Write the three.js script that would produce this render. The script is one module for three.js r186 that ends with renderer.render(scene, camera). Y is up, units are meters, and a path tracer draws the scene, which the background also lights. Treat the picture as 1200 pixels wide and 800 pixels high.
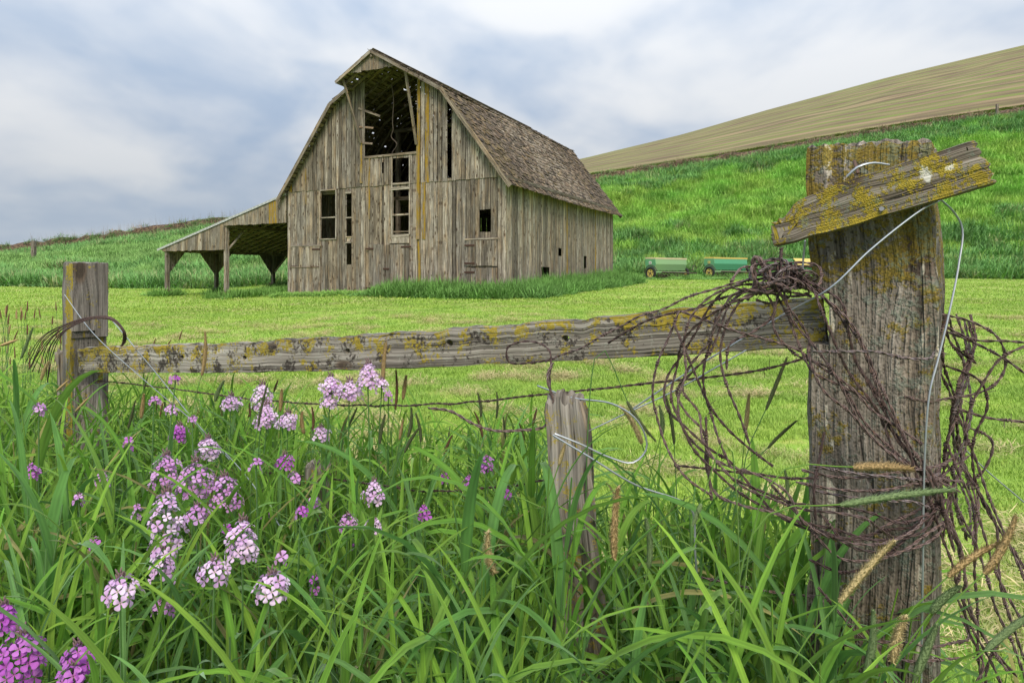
import * as THREE from 'three';
import { mergeGeometries } from 'three/addons/utils/BufferGeometryUtils.js';
import { Brush, Evaluator, SUBTRACTION } from 'three-bvh-csg';
import { createNoise2D, createNoise3D } from 'simplex-noise';

// ------------------------------------------------------------------ camera, sky, sun, exposure
const scene = new THREE.Scene();
const EYE = 1.6, FOCAL = 768, HORIZON = 322;
const camera = new THREE.PerspectiveCamera(2 * Math.atan(400 / FOCAL) * 180 / Math.PI, 1.5, 0.05, 6000);
camera.position.set(0, EYE, 0);
camera.lookAt(0, EYE, -10);
camera.setViewOffset(1200, 800, 0, 400 - HORIZON, 1200, 800);
camera.updateProjectionMatrix();

function mulberry(a) { return () => { a = (a + 0x6d2b79f5) | 0; let t = Math.imul(a ^ (a >>> 15), 1 | a); t = (t + Math.imul(t ^ (t >>> 7), 61 | t)) ^ t; return ((t ^ (t >>> 14)) >>> 0) / 4294967296; }; }
let rnd = mulberry(7);
const rr = (a, b) => a + (b - a) * rnd();
const n2 = createNoise2D(mulberry(11)), n3 = createNoise3D(mulberry(12));
const clamp = (x, a = 0, b = 1) => Math.min(b, Math.max(a, x));
const sst = (a, b, x) => { const t = clamp((x - a) / (b - a)); return t * t * (3 - 2 * t); };
const lerp = (a, b, t) => a + (b - a) * t;
const fbm = (x, y, o = 4) => { let s = 0, a = 0.5, f = 1; for (let i = 0; i < o; i++) { s += a * n2(x * f + i * 17.3, y * f - i * 9.1); a *= 0.5; f *= 2.03; } return s; };
const fbm3 = (x, y, z, o = 4) => { let s = 0, a = 0.5, f = 1; for (let i = 0; i < o; i++) { s += a * n3(x * f + i * 7.3, y * f, z * f - i * 3.1); a *= 0.5; f *= 2.03; } return s; };
const table = (xs, ys) => (x) => { if (x <= xs[0]) return ys[0]; for (let i = 1; i < xs.length; i++) if (x <= xs[i]) return lerp(ys[i - 1], ys[i], (x - xs[i - 1]) / (xs[i] - xs[i - 1])); return ys[ys.length - 1]; };

{ // overcast sky: bright towards the zenith, broken blue-grey cloud
  const W = 2048, H = 1024, d = new Float32Array(W * H * 4);
  for (let j = 0; j < H; j++) for (let i = 0; i < W; i++) {
    const lat = ((j + 0.5) / H - 0.5) * Math.PI, lon = ((i + 0.5) / W - 0.5) * 2 * Math.PI;
    const x = Math.cos(lat) * Math.cos(lon), y = Math.sin(lat), z = Math.cos(lat) * Math.sin(lon);
    if (y < -0.12) { const k0 = (j * W + i) * 4; d[k0] = 0.18; d[k0 + 1] = 0.2; d[k0 + 2] = 0.22; d[k0 + 3] = 1; continue; }
    const el = Math.max(y, 0), q = 1 / (el + 0.28);
    const cx = x * q, cz = z * q;
    const wx = fbm3(cx * 0.6 + 3, cz * 0.6, 1.3, 3), wz = fbm3(cx * 0.6, cz * 0.6 + 8, 5.3, 3);
    let c = fbm3(cx * 0.9 + wx * 0.3 + 1.7, cz * 1.0 + wz * 0.3 + 4.2, 2.2, 7);            // big masses
    c += 0.24 * fbm3(cx * 3.1, cz * 2.6 + wz * 0.3, 9.1, 6) + 0.18 * x;
    const m = sst(-0.55, 0.5, c);
    const grad = (1 + 2 * el) / 3 * 0.80;
    const lo = [0.47, 0.595, 0.785], hi = [0.93, 0.96, 1.0];
    const hz = sst(0.22, 0.0, el) * 0.55;
    const k = (j * W + i) * 4, g = y < 0 ? 0.25 : grad;
    for (let ch = 0; ch < 3; ch++) d[k + ch] = lerp(lerp(lo[ch], hi[ch], m), [0.74, 0.83, 0.92][ch], hz) * lerp(g, Math.max(g, 0.34), hz);
    d[k + 3] = 1;
  }
  const sky = new THREE.DataTexture(d, W, H, THREE.RGBAFormat, THREE.FloatType);
  sky.mapping = THREE.EquirectangularReflectionMapping; sky.magFilter = sky.minFilter = THREE.LinearFilter; sky.needsUpdate = true;
  scene.background = sky; scene.environment = sky; scene.environmentIntensity = 1;
}
const sun = new THREE.DirectionalLight(0xfff3e0, 1.5);
sun.position.set(4, 58, 40); sun.target.position.set(0, 0, -12); scene.add(sun, sun.target);
sun.castShadow = true; sun.shadow.radius = 45; sun.shadow.mapSize.set(2048, 2048);
Object.assign(sun.shadow.camera, { left: -60, right: 60, top: 60, bottom: -60, near: 1, far: 220 });

const renderer = new THREE.WebGLRenderer({ antialias: true });
renderer.setSize(1024, 682);
renderer.toneMapping = THREE.LinearToneMapping;
renderer.toneMappingExposure = 2.2;
renderer.outputColorSpace = THREE.SRGBColorSpace;
renderer.shadowMap.enabled = true;

// ------------------------------------------------------------------ helpers
const V = (x, y, z) => new THREE.Vector3(x, y, z);
// a surveyed point: bearing and elevation as read on the 1200 x 800 plate, d metres ahead
const site = (bx, by, d) => V((bx - 600) / FOCAL * d, EYE - (by - HORIZON) / FOCAL * d, -d);
const used = new Map();
function numbered(name) { const k = used.get(name) || 0; used.set(name, k + 1); return k ? name + '_' + String(k).padStart(3, '0') : name; }
function shade(o) { o.castShadow = true; o.receiveShadow = true; return o; }
function thing(name, label, category, pos = [0, 0, 0], turn = 0, group) {
  const o = new THREE.Group(); o.name = numbered(name); o.position.set(...pos); o.rotation.y = turn; scene.add(o);
  o.userData = { label, category }; if (group) o.userData.group = group; return o;
}
function part(name, geo, mat, parent) { const m = shade(new THREE.Mesh(geo, mat)); m.name = name; parent.add(m); return m; }
function solo(name, geo, mat, label, category, group) {
  const m = shade(new THREE.Mesh(geo, mat)); m.name = numbered(name); scene.add(m); m.userData = { label, category }; if (group) m.userData.group = group; return m;
}
function structure(name, geo, mat, label) { const m = shade(new THREE.Mesh(geo, mat)); m.name = numbered(name); scene.add(m); m.userData = { kind: 'structure', label, category: name.split('_').pop() }; return m; }
function instanced(name, geo, mat, list, label, category) { // list of [Matrix4, Color]
  const m = shade(new THREE.InstancedMesh(geo, mat, list.length)); m.name = numbered(name);
  list.forEach(([q, c], i) => { m.setMatrixAt(i, q); if (c) m.setColorAt(i, c); });
  m.userData = { kind: 'stuff', label, category }; scene.add(m); return m;
}
function massed(name, protos, lists, mat, label, category) { // the same mass as one plain mesh: copies of the prototypes written into one buffer, tinted by vertex colour
  let nv = 0, ni = 0; protos.forEach((g, k) => { nv += g.attributes.position.count * lists[k].length; ni += g.index.count * lists[k].length; });
  const P = new Float32Array(nv * 3), N = new Float32Array(nv * 3), U = new Float32Array(nv * 2), C = new Float32Array(nv * 3), I = new Uint32Array(ni); let o = 0, io = 0; const a = V(0, 0, 0), nm = new THREE.Matrix3();
  protos.forEach((g, k) => { const p = g.attributes.position, n = g.attributes.normal, uv = g.attributes.uv, ix = g.index; for (const [m, c] of lists[k]) { nm.getNormalMatrix(m); for (let i = 0; i < p.count; i++) { a.fromBufferAttribute(p, i).applyMatrix4(m); const q = (o + i) * 3; P[q] = a.x; P[q + 1] = a.y; P[q + 2] = a.z; a.fromBufferAttribute(n, i).applyMatrix3(nm).normalize(); N[q] = a.x; N[q + 1] = a.y; N[q + 2] = a.z; C[q] = c.r; C[q + 1] = c.g; C[q + 2] = c.b; U[(o + i) * 2] = uv.getX(i); U[(o + i) * 2 + 1] = uv.getY(i); } for (let i = 0; i < ix.count; i++) I[io++] = ix.getX(i) + o; o += p.count; } });
  const G = new THREE.BufferGeometry(); G.setAttribute('position', new THREE.BufferAttribute(P, 3)); G.setAttribute('normal', new THREE.BufferAttribute(N, 3)); G.setAttribute('uv', new THREE.BufferAttribute(U, 2)); G.setAttribute('color', new THREE.BufferAttribute(C, 3)); G.setIndex(new THREE.BufferAttribute(I, 1));
  const m = shade(new THREE.Mesh(G, mat)); m.name = numbered(name); m.userData = { kind: 'stuff', label, category }; scene.add(m); return m;
}
const lin = (r, g, b) => new THREE.Color().setRGB(r, g, b);

class GB { // geometry builder
  constructor() { this.p = []; this.t = []; this.i = []; this.c = []; this.tint = null; }
  v(x, y, z, u = 0, w = 0) { this.p.push(x, y, z); this.t.push(u, w); if (this.tint) this.c.push(...this.tint); return this.p.length / 3 - 1; }
  f(a, b, c) { this.i.push(a, b, c); }
  q(a, b, c, d) { this.i.push(a, b, c, a, c, d); }
  geo(flat = false) {
    let g = new THREE.BufferGeometry();
    g.setAttribute('position', new THREE.Float32BufferAttribute(this.p, 3)); g.setAttribute('uv', new THREE.Float32BufferAttribute(this.t, 2));
    if (this.c.length) g.setAttribute('color', new THREE.Float32BufferAttribute(this.c, 3));
    g.setIndex(this.i); if (flat) g = g.toNonIndexed(); g.computeVertexNormals(); return g;
  }
}
// leaf blade: ribbon with a keel, leaving its base at angle e0 from upright and bending over by `bend`
function blade(b, base, az, e0, len, w, bend, segs = 7, fold = 0.22, roll = 0) {
  let p = base.clone(), prev = null; const ca = Math.cos(az), sa = Math.sin(az), uo = rnd(), kink = rr(1.1, 1.9);
  for (let s = 0; s <= segs; s++) {
    const t = s / segs, e = e0 + bend * Math.pow(t, kink), ds = len / segs;
    if (s) p = p.clone().add(V(Math.sin(e) * ca, Math.cos(e), Math.sin(e) * sa).multiplyScalar(ds));
    const ww = w * 0.5 * clamp(0.55 + t * 2.2) * Math.pow(1 - Math.pow(t, 2.6), 0.8) + 0.0002;
    const nrm = V(Math.cos(e) * ca, -Math.sin(e), Math.cos(e) * sa), r = roll * t, side = V(-sa, 0, ca).multiplyScalar(Math.cos(r)).addScaledVector(nrm, Math.sin(r));
    const m = p.clone().addScaledVector(nrm, ww * fold * 2);
    const L = p.clone().addScaledVector(side, ww), R = p.clone().addScaledVector(side, -ww);
    if (s === segs) { const k = b.v(p.x, p.y, p.z, uo + 0.05, t * len); b.f(prev[0], prev[1], k); b.f(prev[1], prev[2], k); break; }
    const row = [b.v(L.x, L.y, L.z, uo, t * len), b.v(m.x, m.y, m.z, uo + 0.05, t * len), b.v(R.x, R.y, R.z, uo + 0.1, t * len)];
    if (prev) { b.q(prev[0], prev[1], row[1], row[0]); b.q(prev[1], prev[2], row[2], row[1]); }
    prev = row;
  }
}
// tube through points, radius number or function of 0..1
function tube(b, pts, rad, sides = 5, vScale = 1, cap = true) {
  let up = V(0.13, 0.2, 0.97), acc = 0, prev = null; const n = pts.length, T = V(0, 0, 0), N = V(0, 0, 0), B = V(0, 0, 0);
  for (let i = 0; i < n; i++) {
    T.subVectors(pts[Math.min(n - 1, i + 1)], pts[Math.max(0, i - 1)]).normalize();
    N.copy(up).addScaledVector(T, -up.dot(T)); if (N.lengthSq() < 1e-6) N.set(T.y, -T.x, 0.01); N.normalize(); up = N.clone(); B.crossVectors(T, N);
    if (i) acc += pts[i].distanceTo(pts[i - 1]);
    const r = typeof rad === 'function' ? rad(i / (n - 1)) : rad, row = [];
    for (let k = 0; k <= sides; k++) { const a = k / sides * Math.PI * 2, c = Math.cos(a) * r, s = Math.sin(a) * r; row.push(b.v(pts[i].x + N.x * c + B.x * s, pts[i].y + N.y * c + B.y * s, pts[i].z + N.z * c + B.z * s, k / sides, acc * vScale)); }
    if (prev) for (let k = 0; k < sides; k++) b.q(prev[k], prev[k + 1], row[k + 1], row[k]);
    if (cap && (i === 0 || i === n - 1)) { const m = b.v(pts[i].x, pts[i].y, pts[i].z, 0.5, acc); for (let k = 0; k < sides; k++) i === 0 ? b.f(m, row[k + 1], row[k]) : b.f(m, row[k], row[k + 1]); }
    prev = row;
  }
}
const spline = (pts, step) => { const c = new THREE.CatmullRomCurve3(pts, false, 'centripetal'); return c.getSpacedPoints(Math.max(3, Math.ceil(c.getLength() / step))); };

// ------------------------------------------------------------------ procedural textures
function paint(W, H, f, srgb = true) { // f(x,y) -> [r,g,b] 0..1
  const d = new Uint8Array(W * H * 4);
  for (let j = 0; j < H; j++) for (let i = 0; i < W; i++) { const c = f(i / W, j / H), k = (j * W + i) * 4; d[k] = clamp(c[0]) * 255; d[k + 1] = clamp(c[1]) * 255; d[k + 2] = clamp(c[2]) * 255; d[k + 3] = 255; }
  const t = new THREE.DataTexture(d, W, H); t.wrapS = t.wrapT = THREE.MirroredRepeatWrapping; t.magFilter = THREE.LinearFilter; t.minFilter = THREE.LinearMipmapLinearFilter; t.generateMipmaps = true;
  if (srgb) t.colorSpace = THREE.SRGBColorSpace; t.needsUpdate = true; return t;
}
const mix3 = (a, b, t) => [lerp(a[0], b[0], t), lerp(a[1], b[1], t), lerp(a[2], b[2], t)];
// weathered timber. wm x hm metres of surface, grain along v (or u). Returns {map, bump}
function timber(W, H, wm, hm, o = {}) {
  const seed = o.seed || 0, knots = [], R = mulberry(100 + seed), col = new Float32Array(W * H * 3), hgt = new Float32Array(W * H);
  for (let i = 0; i < (o.knots ?? 6); i++) knots.push([R() * (o.alongU ? hm : wm), R() * (o.alongU ? wm : hm), (o.knotR || 0.014) * (0.6 + R())]);
  const pal = o.pal || [[0.30, 0.27, 0.23], [0.53, 0.49, 0.44], [0.72, 0.69, 0.64]], K = o.fine || 1;
  for (let j = 0; j < H; j++) for (let i = 0; i < W; i++) {
    const mx = i / W * wm, my = j / H * hm; let x = o.alongU ? my : mx, y = o.alongU ? mx : my;
    let kd = 0, kr = 0;
    for (const [kx, ky, r] of knots) { const dx = x - kx, dy = (y - ky) * 0.45, d = Math.hypot(dx, dy) / r; if (d < 6) { const w = Math.exp(-d * d * 0.25); x += dx * w * (o.swirl ?? 0.9); kd = Math.max(kd, sst(1.15, 0.7, d)); kr = Math.max(kr, sst(1.6, 1.0, d) * sst(0.7, 1.0, d)); } }
    y *= o.stretch ?? 1; const wx = x + 0.006 * (o.warp ?? 1) * n2(x * 6 + seed, y * 1.5) / K;
    const a = n2(wx * 38 * K + seed * 3.1, y * 1.1), b2 = n2(wx * 120 * K + 5, y * 2.7 + seed), c = n2(wx * 330 * K, y * 9 + seed * 2), dd = n2(x * 700, y * 40 + seed) * (o.speck ?? 1);
    let v = 0.5 + 0.26 * a + 0.2 * b2 + 0.13 * c + 0.08 * dd + 0.22 * fbm(x * 5 + seed, y * 1.7, 3);
    const cr = n2(wx * 26 * K + seed * 1.7, y * 0.9 + 30), crack = sst(0.055, 0.0, Math.abs(cr)) * sst(-0.1, 0.35, n2(x * 9 + 40, y * 1.3 + seed));
    let h = 0.5 + 0.2 * a + 0.22 * b2 + 0.18 * c + 0.06 * dd - crack * 0.9 - kd * 0.15;
    v -= crack * 0.75;
    let rgb = v < 0.5 ? mix3(pal[0], pal[1], clamp(v * 2)) : mix3(pal[1], pal[2], clamp(v * 2 - 1));
    if (kd > 0) rgb = mix3(rgb, [0.24, 0.19, 0.15], kd * 0.8); if (kr > 0) rgb = mix3(rgb, [0.36, 0.29, 0.23], kr * 0.6);
    const wm2 = fbm(x * 3.1 + seed * 2, y * 0.9 + 9, 3); rgb = mix3(rgb, [rgb[0] * 1.07, rgb[1] * 0.97, rgb[2] * 0.84], sst(0.0, 0.5, wm2) * (o.warm ?? 0.7));
    if (o.over) { const r = o.over(mx, my, rgb, h, v); rgb = r[0]; h = r[1]; }
    const k = j * W + i; col[k * 3] = rgb[0]; col[k * 3 + 1] = rgb[1]; col[k * 3 + 2] = rgb[2]; hgt[k] = h;
  }
  const map = paint(W, H, (x, y) => { const k = (Math.round(y * H) * W + Math.round(x * W)) * 3; return [col[k], col[k + 1], col[k + 2]]; });
  const bump = paint(W, H, (x, y) => { const h = hgt[Math.round(y * H) * W + Math.round(x * W)] * 0.6 + 0.2; return [h, h, h]; }, false);
  for (const t of [map, bump]) t.repeat.set(1 / wm, 1 / hm);
  return { map, bump };
}
const woodMat = (t, o = {}) => new THREE.MeshStandardMaterial({ map: t.map, bumpMap: t.bump, bumpScale: o.bump ?? 0.004, roughness: 0.9, color: o.color || 0xffffff });
// crusty lichen: returns cover 0..1, granular
const lichen = (x, y, f, th, s = 0) => { const m = fbm(x * f + s, y * f - s, 4) + 0.35 * n2(x * f * 6 + s, y * f * 6) + 0.26 * n2(x * f * 19, y * f * 19 + s) + 0.16 * n2(x * f * 47 + s, y * f * 47); return sst(th, th + 0.2, m); };
const LICH = (x, y) => { const k = 0.5 + 0.3 * n2(x * 240, y * 240) + 0.3 * n2(x * 620, y * 620); return mix3([0.46, 0.41, 0.11], [0.77, 0.67, 0.15], clamp(k * 0.7 + 0.3 * (n2(x * 60, y * 60) * 0.5 + 0.5))); };
const GREYL = (x, y) => mix3([0.34, 0.38, 0.33], [0.56, 0.61, 0.55], n2(x * 300, y * 300) * 0.5 + 0.5);

// block of timber with worn, uneven edges; uv in metres, planar for each face
function timberBlock(w, h, d, o = {}) {
  const g = new THREE.BoxGeometry(w, h, d, o.sx || 8, o.sy || 40, o.sz || 8), p = g.attributes.position, uv = g.attributes.uv, nn = g.attributes.normal;
  const r = o.r ?? 0.008, amp = o.amp ?? 0.003, s = o.seed || 0, al = o.alongX ? 1 : 0;
  for (let i = 0; i < p.count; i++) {
    let x = p.getX(i), y = p.getY(i), z = p.getZ(i); const nx = nn.getX(i), ny = nn.getY(i), nz = nn.getZ(i);
    if (Math.abs(nx) > 0.5) uv.setXY(i, z + 0.37, y + h / 2); else if (Math.abs(ny) > 0.5) uv.setXY(i, x + w / 2, z + 0.61); else uv.setXY(i, x + w / 2, y + h / 2);
    if (o.alongX) { if (Math.abs(ny) > 0.5) uv.setXY(i, x + w / 2, z + 0.61); else if (Math.abs(nx) > 0.5) uv.setXY(i, z + 0.37, y + h / 2); }
    const wr = r * (1 + 0.9 * n3((al ? x : y) * 9 + s, (al ? y : x) * 4, z * 4));
    const c = [x, y, z], H = [w / 2, h / 2, d / 2], inn = c.map((q, k) => clamp(q, -(H[k] - wr), H[k] - wr)), df = c.map((q, k) => q - inn[k]), L = Math.hypot(...df) || 1;
    const inside = df.every((q) => q === 0);
    let q = inside ? c : inn.map((a, k) => a + df[k] / L * Math.min(L, wr));
    const dir = inside ? [0, 0, 0] : df.map((a) => a / L);
    const gl = al ? x : y, gx = al ? y : x;
    const n = amp * (n3(gx * 55 + s, gl * 3, z * 55) + 0.7 * n3(gx * 120, gl * 7 + s, z * 120)) + amp * 0.8 * n3(gx * 8, gl * 6 + s * 2, z * 8);
    q = q.map((a, k) => a + dir[k] * n);
    if (o.shape) q = o.shape(q[0], q[1], q[2]);
    p.setXYZ(i, ...q);
  }
  g.computeVertexNormals(); return g;
}
const csg = new Evaluator(); csg.attributes = ['position', 'normal', 'uv']; csg.useGroups = false;
function cut(geo, ...cutters) { let a = new Brush(geo); a.updateMatrixWorld(); for (const c of cutters) { const b = new Brush(c); b.updateMatrixWorld(); a = csg.evaluate(a, b, SUBTRACTION); } return a.geometry; }
const box = (w, h, d, x = 0, y = 0, z = 0) => { const g = new THREE.BoxGeometry(w, h, d); g.translate(x, y, z); return g; };
// bar between two points, uv in metres (grain along the bar)
function bar(a, b, w, d, roll = 0) {
  const L = a.distanceTo(b), g = new THREE.BoxGeometry(w, L, d), uv = g.attributes.uv, p = g.attributes.position, uo = rr(0, 3), vo = rr(0, 5);
  for (let i = 0; i < p.count; i++) uv.setXY(i, p.getX(i) + p.getZ(i) + uo, p.getY(i) + vo);
  g.rotateY(roll); g.applyQuaternion(new THREE.Quaternion().setFromUnitVectors(V(0, 1, 0), b.clone().sub(a).normalize())); g.translate((a.x + b.x) / 2, (a.y + b.y) / 2, (a.z + b.z) / 2); return g;
}

// ------------------------------------------------------------------ terrain
const slopeK = table([-300, 0, 150, 260, 330, 420, 600, 1600], [0.021, 0.021, 0.017, 0.0150, 0.021, 0.028, 0.03, 0.03]);
const footD = table([-300, 0, 180, 340, 720, 950, 1200, 1600], [42, 42, 43, 46, 48, 47, 44, 40]);
const stripBy = table([-600, 0, 100, 240, 450, 706, 853, 957, 1091, 1191, 1700], [318, 303, 291, 271, 245, 215, 192, 174, 152, 137, 60]);
const crestBy = table([-600, -100, 0, 40, 100, 240, 450, 680, 800, 900, 1040, 1200, 1700], [314, 309, 303, 297, 283, 261, 226, 186, 157, 128, 90, 52, -60]);
const DS = 75, DC = 190;
const above = (by, d) => EYE - (by - HORIZON) / FOCAL * d;
function groundY(x, d) {
  if (d < 0.3) return 0;
  const bx = clamp(600 + FOCAL * x / d, -1000, 2200), f = footD(bx), k = slopeK(bx);
  const mow = 0.012 * n2(x * 0.5, d * 0.5) * sst(2, 6, d);
  if (d <= f) return k * d + mow;
  const y0 = k * f, ys = above(stripBy(bx), DS);
  if (d <= DS) { const s = (d - f) / (DS - f), e = s * 0.65 + 0.35 * s * s * (3 - 2 * s), w = Math.sin(Math.PI * s); return lerp(y0, ys, e) + mow * (1 - s) + w * (0.5 * n2(x * 0.09, d * 0.12) + 0.2 * n2(x * 0.35, d * 0.4)); }
  const rise = 1.5 * sst(DS, DS + 2.6, d);
  if (d <= DS + 3) return ys + rise * (1 + 0.25 * n2(x * 0.3, d)) ;
  const yc = above(crestBy(bx), DC);
  if (d <= DC) { const s = (d - DS - 3) / (DC - DS - 3); return lerp(ys + 1.5, yc, s) + 0.25 * n2(x * 0.05, d * 0.05) * Math.sin(Math.PI * s); }
  return yc - (d - DC) * (d - DC) * 0.0012 - (d - DC) * 0.02;
}
function sector(b0, b1, nb, ds, uvS, yOff = 0) { // sheet over bearings b0..b1, rows at distances ds(bearing, 0..1)
  const b = new GB(), rows = ds.n;
  for (let j = 0; j <= rows; j++) for (let i = 0; i <= nb; i++) {
    const bx = lerp(b0, b1, i / nb), d = ds(bx, j / rows), x = (bx - 600) / FOCAL * d;
    b.v(x, groundY(x, d) + yOff, -d, x * uvS, d * uvS);
  }
  for (let j = 0; j < rows; j++) for (let i = 0; i < nb; i++) { const k = j * (nb + 1) + i; b.q(k, k + 1, k + nb + 2, k + nb + 1); }
  return b.geo();
}
const rowsOf = (n, f) => { f.n = n; return f; };
const lawnTex = paint(1024, 1024, (u, v) => {
  const x = u * 12, y = v * 12, a = fbm(x * 0.7, y * 0.9, 4), b = n2(x * 9, y * 14), c = n2(x * 37, y * 60), hay = sst(0.12, 0.5, fbm(x * 1.3 + 40, y * 2.1, 4) + 0.25 * n2(x * 20, y * 30));
  let g = mix3([0.46, 0.60, 0.19], [0.62, 0.72, 0.29], clamp(0.5 + a * 0.7 + b * 0.12 + c * 0.28));
  return mix3(g, [0.74, 0.70, 0.42], hay * 0.6);
});
lawnTex.repeat.set(1, 1);
const lawnMat = new THREE.MeshStandardMaterial({ map: lawnTex, roughness: 1, bumpMap: paint(512, 512, (u, v) => { const h = 0.5 + 0.25 * n2(u * 90, v * 150) + 0.25 * n2(u * 31, v * 44); return [h, h, h]; }, false), bumpScale: 0.03 });
structure('lawn', sector(-900, 2100, 150, rowsOf(90, (bx, t) => 0.25 + (footD(bx) - 0.25) * Math.pow(t, 1.7)), 1 / 12), lawnMat, 'mown yellow-green lawn between the fence and the barn');
const bankTex = paint(512, 512, (u, v) => { const x = u * 10, y = v * 10; return mix3([0.22, 0.38, 0.09], [0.42, 0.60, 0.18], clamp(0.5 + fbm(x, y, 5))); });
structure('grassy_bank', sector(-900, 2100, 240, rowsOf(40, (bx, t) => lerp(footD(bx), DS, t)), 1 / 10), new THREE.MeshStandardMaterial({ map: bankTex, roughness: 1 }), 'steep lush green grass bank rising behind the barn');
const dirtTex = paint(512, 512, (u, v) => { const x = u * 6, y = v * 6; return mix3([0.20, 0.15, 0.11], [0.46, 0.37, 0.28], clamp(0.5 + fbm(x * 2, y * 3, 5) * 1.2)); });
structure('eroded_soil_strip', sector(-900, 2100, 300, rowsOf(6, (bx, t) => lerp(DS, DS + 3, t)), 1 / 6), new THREE.MeshStandardMaterial({ map: dirtTex, roughness: 1, bumpMap: dirtTex, bumpScale: 0.15 }), 'bare brown soil edge between the bank and the seeded field');
const fieldTex = paint(1024, 1024, (u, v) => {
  const x = u * 60, y = v * 60, row = 0.6 * Math.sin((y + 0.5 * n2(x * 0.05, y * 0.1)) * 2 * Math.PI / 6) + 0.5 * Math.sin((y + 0.4 * n2(x * 0.06 + 5, y * 0.1)) * 2 * Math.PI / 3.33), tram = sst(0.88, 0.97, Math.sin((y + 0.3 * n2(x * 0.03, 2)) * 2 * Math.PI / 12)), r = n2(3 + x * 0.008, y * 0.9), r2 = n2(x * 0.02 + 9, y * 3.2), r3 = n2(x * 0.05, y * 7), m = fbm(x * 0.05, y * 0.12, 4), cl = n2(x * 4, y * 6);
  let c = mix3([0.37, 0.30, 0.22], [0.56, 0.48, 0.36], clamp(0.5 + r2 * 0.2 + row * 0.5 + m * 0.6 + cl * 0.22 - tram * 0.5));
  return mix3(c, [0.43, 0.51, 0.19], clamp(sst(-0.25, 0.6, r * 0.8 + r3 * 0.3 - row * 0.6 + m * 0.5 + cl * 0.2) * 0.8));
});
structure('seeded_field', sector(-900, 2100, 200, rowsOf(50, (bx, t) => lerp(DS + 3, DC + 60, Math.pow(t, 1.1))), 1 / 60), new THREE.MeshStandardMaterial({ map: fieldTex, roughness: 1 }), 'brown hillside field with thin green seed rows');
{ // far rolling fields on the left horizon and the ground sheet that reaches the horizon
  const b = new GB(), nb = 80, rows = 20;
  for (let j = 0; j <= rows; j++) for (let i = 0; i <= nb; i++) { const bx = lerp(-900, 420, i / nb), d = lerp(330, 1100, j / rows), x = (bx - 600) / FOCAL * d, s = j / rows; const top = above(284 + 4 * Math.sin(bx * 0.006 + 1) , 760); b.v(x, lerp(-2, top, sst(0, 0.56, s)) - 26 * sst(0.56, 1, s), -d, x / 60, d / 60); }
  for (let j = 0; j < rows; j++) for (let i = 0; i < nb; i++) { const k = j * (nb + 1) + i; b.q(k, k + 1, k + nb + 2, k + nb + 1); }
  const t = paint(256, 256, (u, v) => { const x = u * 8, y = v * 8, br = sst(0.02, 0.12, n2(x * 0.35 + 4, y * 0.6 + 0.4)); return mix3(mix3([0.32, 0.43, 0.20], [0.40, 0.48, 0.26], 0.5 + 0.5 * n2(x * 3, y * 9)), [0.52, 0.42, 0.35], br); });
  structure('far_hill', b.geo(), new THREE.MeshStandardMaterial({ map: t, roughness: 1 }), 'distant green and brown rolling fields on the horizon');
  const g = new THREE.PlaneGeometry(9000, 9000, 1, 1); g.rotateX(-Math.PI / 2); g.translate(0, -2.2, -1000);
  structure('ground', g, new THREE.MeshStandardMaterial({ color: lin(0.10, 0.15, 0.05), roughness: 1 }), 'ground reaching out to the horizon');
}

// ------------------------------------------------------------------ barn
const barnWood = timber(512, 1024, 2, 4, { seed: 1, stretch: 0.55, speck: 0.5, knots: 46, knotR: 0.02, pal: [[0.17, 0.15, 0.13], [0.50, 0.468, 0.428], [0.82, 0.79, 0.745]], warm: 0.55 });
const lichWood = timber(256, 1024, 1, 4, { seed: 2, knots: 8, knotR: 0.02, pal: [[0.30, 0.26, 0.20], [0.50, 0.45, 0.38], [0.68, 0.63, 0.56]], over: (x, y, c, h) => { const l = sst(-0.25, 0.25, fbm(x * 7, y * 0.8 + 3, 3) + 0.3 * n2(x * 40, y * 12)); return [mix3(c, mix3([0.50, 0.40, 0.08], [0.72, 0.56, 0.10], 0.5 + 0.5 * n2(x * 60, y * 60)), l * 0.85), h + l * 0.1]; } });
const tints = [[1.12, 1.10, 1.08], [0.84, 0.82, 0.80], [1.42, 1.40, 1.37], [0.95, 0.88, 0.79], [0.58, 0.56, 0.54], [1.28, 1.27, 1.27], [0.92, 0.92, 0.94], [0.70, 0.67, 0.63], [1.05, 0.99, 0.90]];
const boardMats = tints.map((t) => woodMat(barnWood, { color: lin(...t), bump: 0.006 }));
const lichMat = woodMat(lichWood, { bump: 0.006 }), frameWood = boardMats[3];
const anyBoard = () => boardMats[Math.floor(rnd() * boardMats.length)];
// upright board: x0..x1, foot yb, tops at the two sides, faces z0 (back) z1 (front)
function upright(x0, x1, yb, tl, tr, z0, z1) {
  const b = new GB(), uo = rr(0, 4), vo = rr(0, 6), sh = rr(-0.004, 0.004);
  const P = [[x0, yb, z0], [x1, yb, z0], [x1 + sh, tr, z0], [x0 + sh, tl, z0], [x0, yb, z1], [x1, yb, z1], [x1 + sh, tr, z1], [x0 + sh, tl, z1]];
  for (const f of [[4, 5, 6, 7], [1, 0, 3, 2], [0, 4, 7, 3], [5, 1, 2, 6], [3, 7, 6, 2], [0, 1, 5, 4]]) { const q = f.map((k) => b.v(...P[k], P[k][0] + P[k][2] + uo, P[k][1] + vo)); b.q(...q); }
  return b.geo();
}
const BW = 10.93, BL = 14.13, hE = 4.72, hB = 8.28, hR = 9.9, uB = 2.675, uC = BW / 2;
const sLo = (hB - hE) / uB, sUp = (hR - hB) / (uC - uB);
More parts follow.
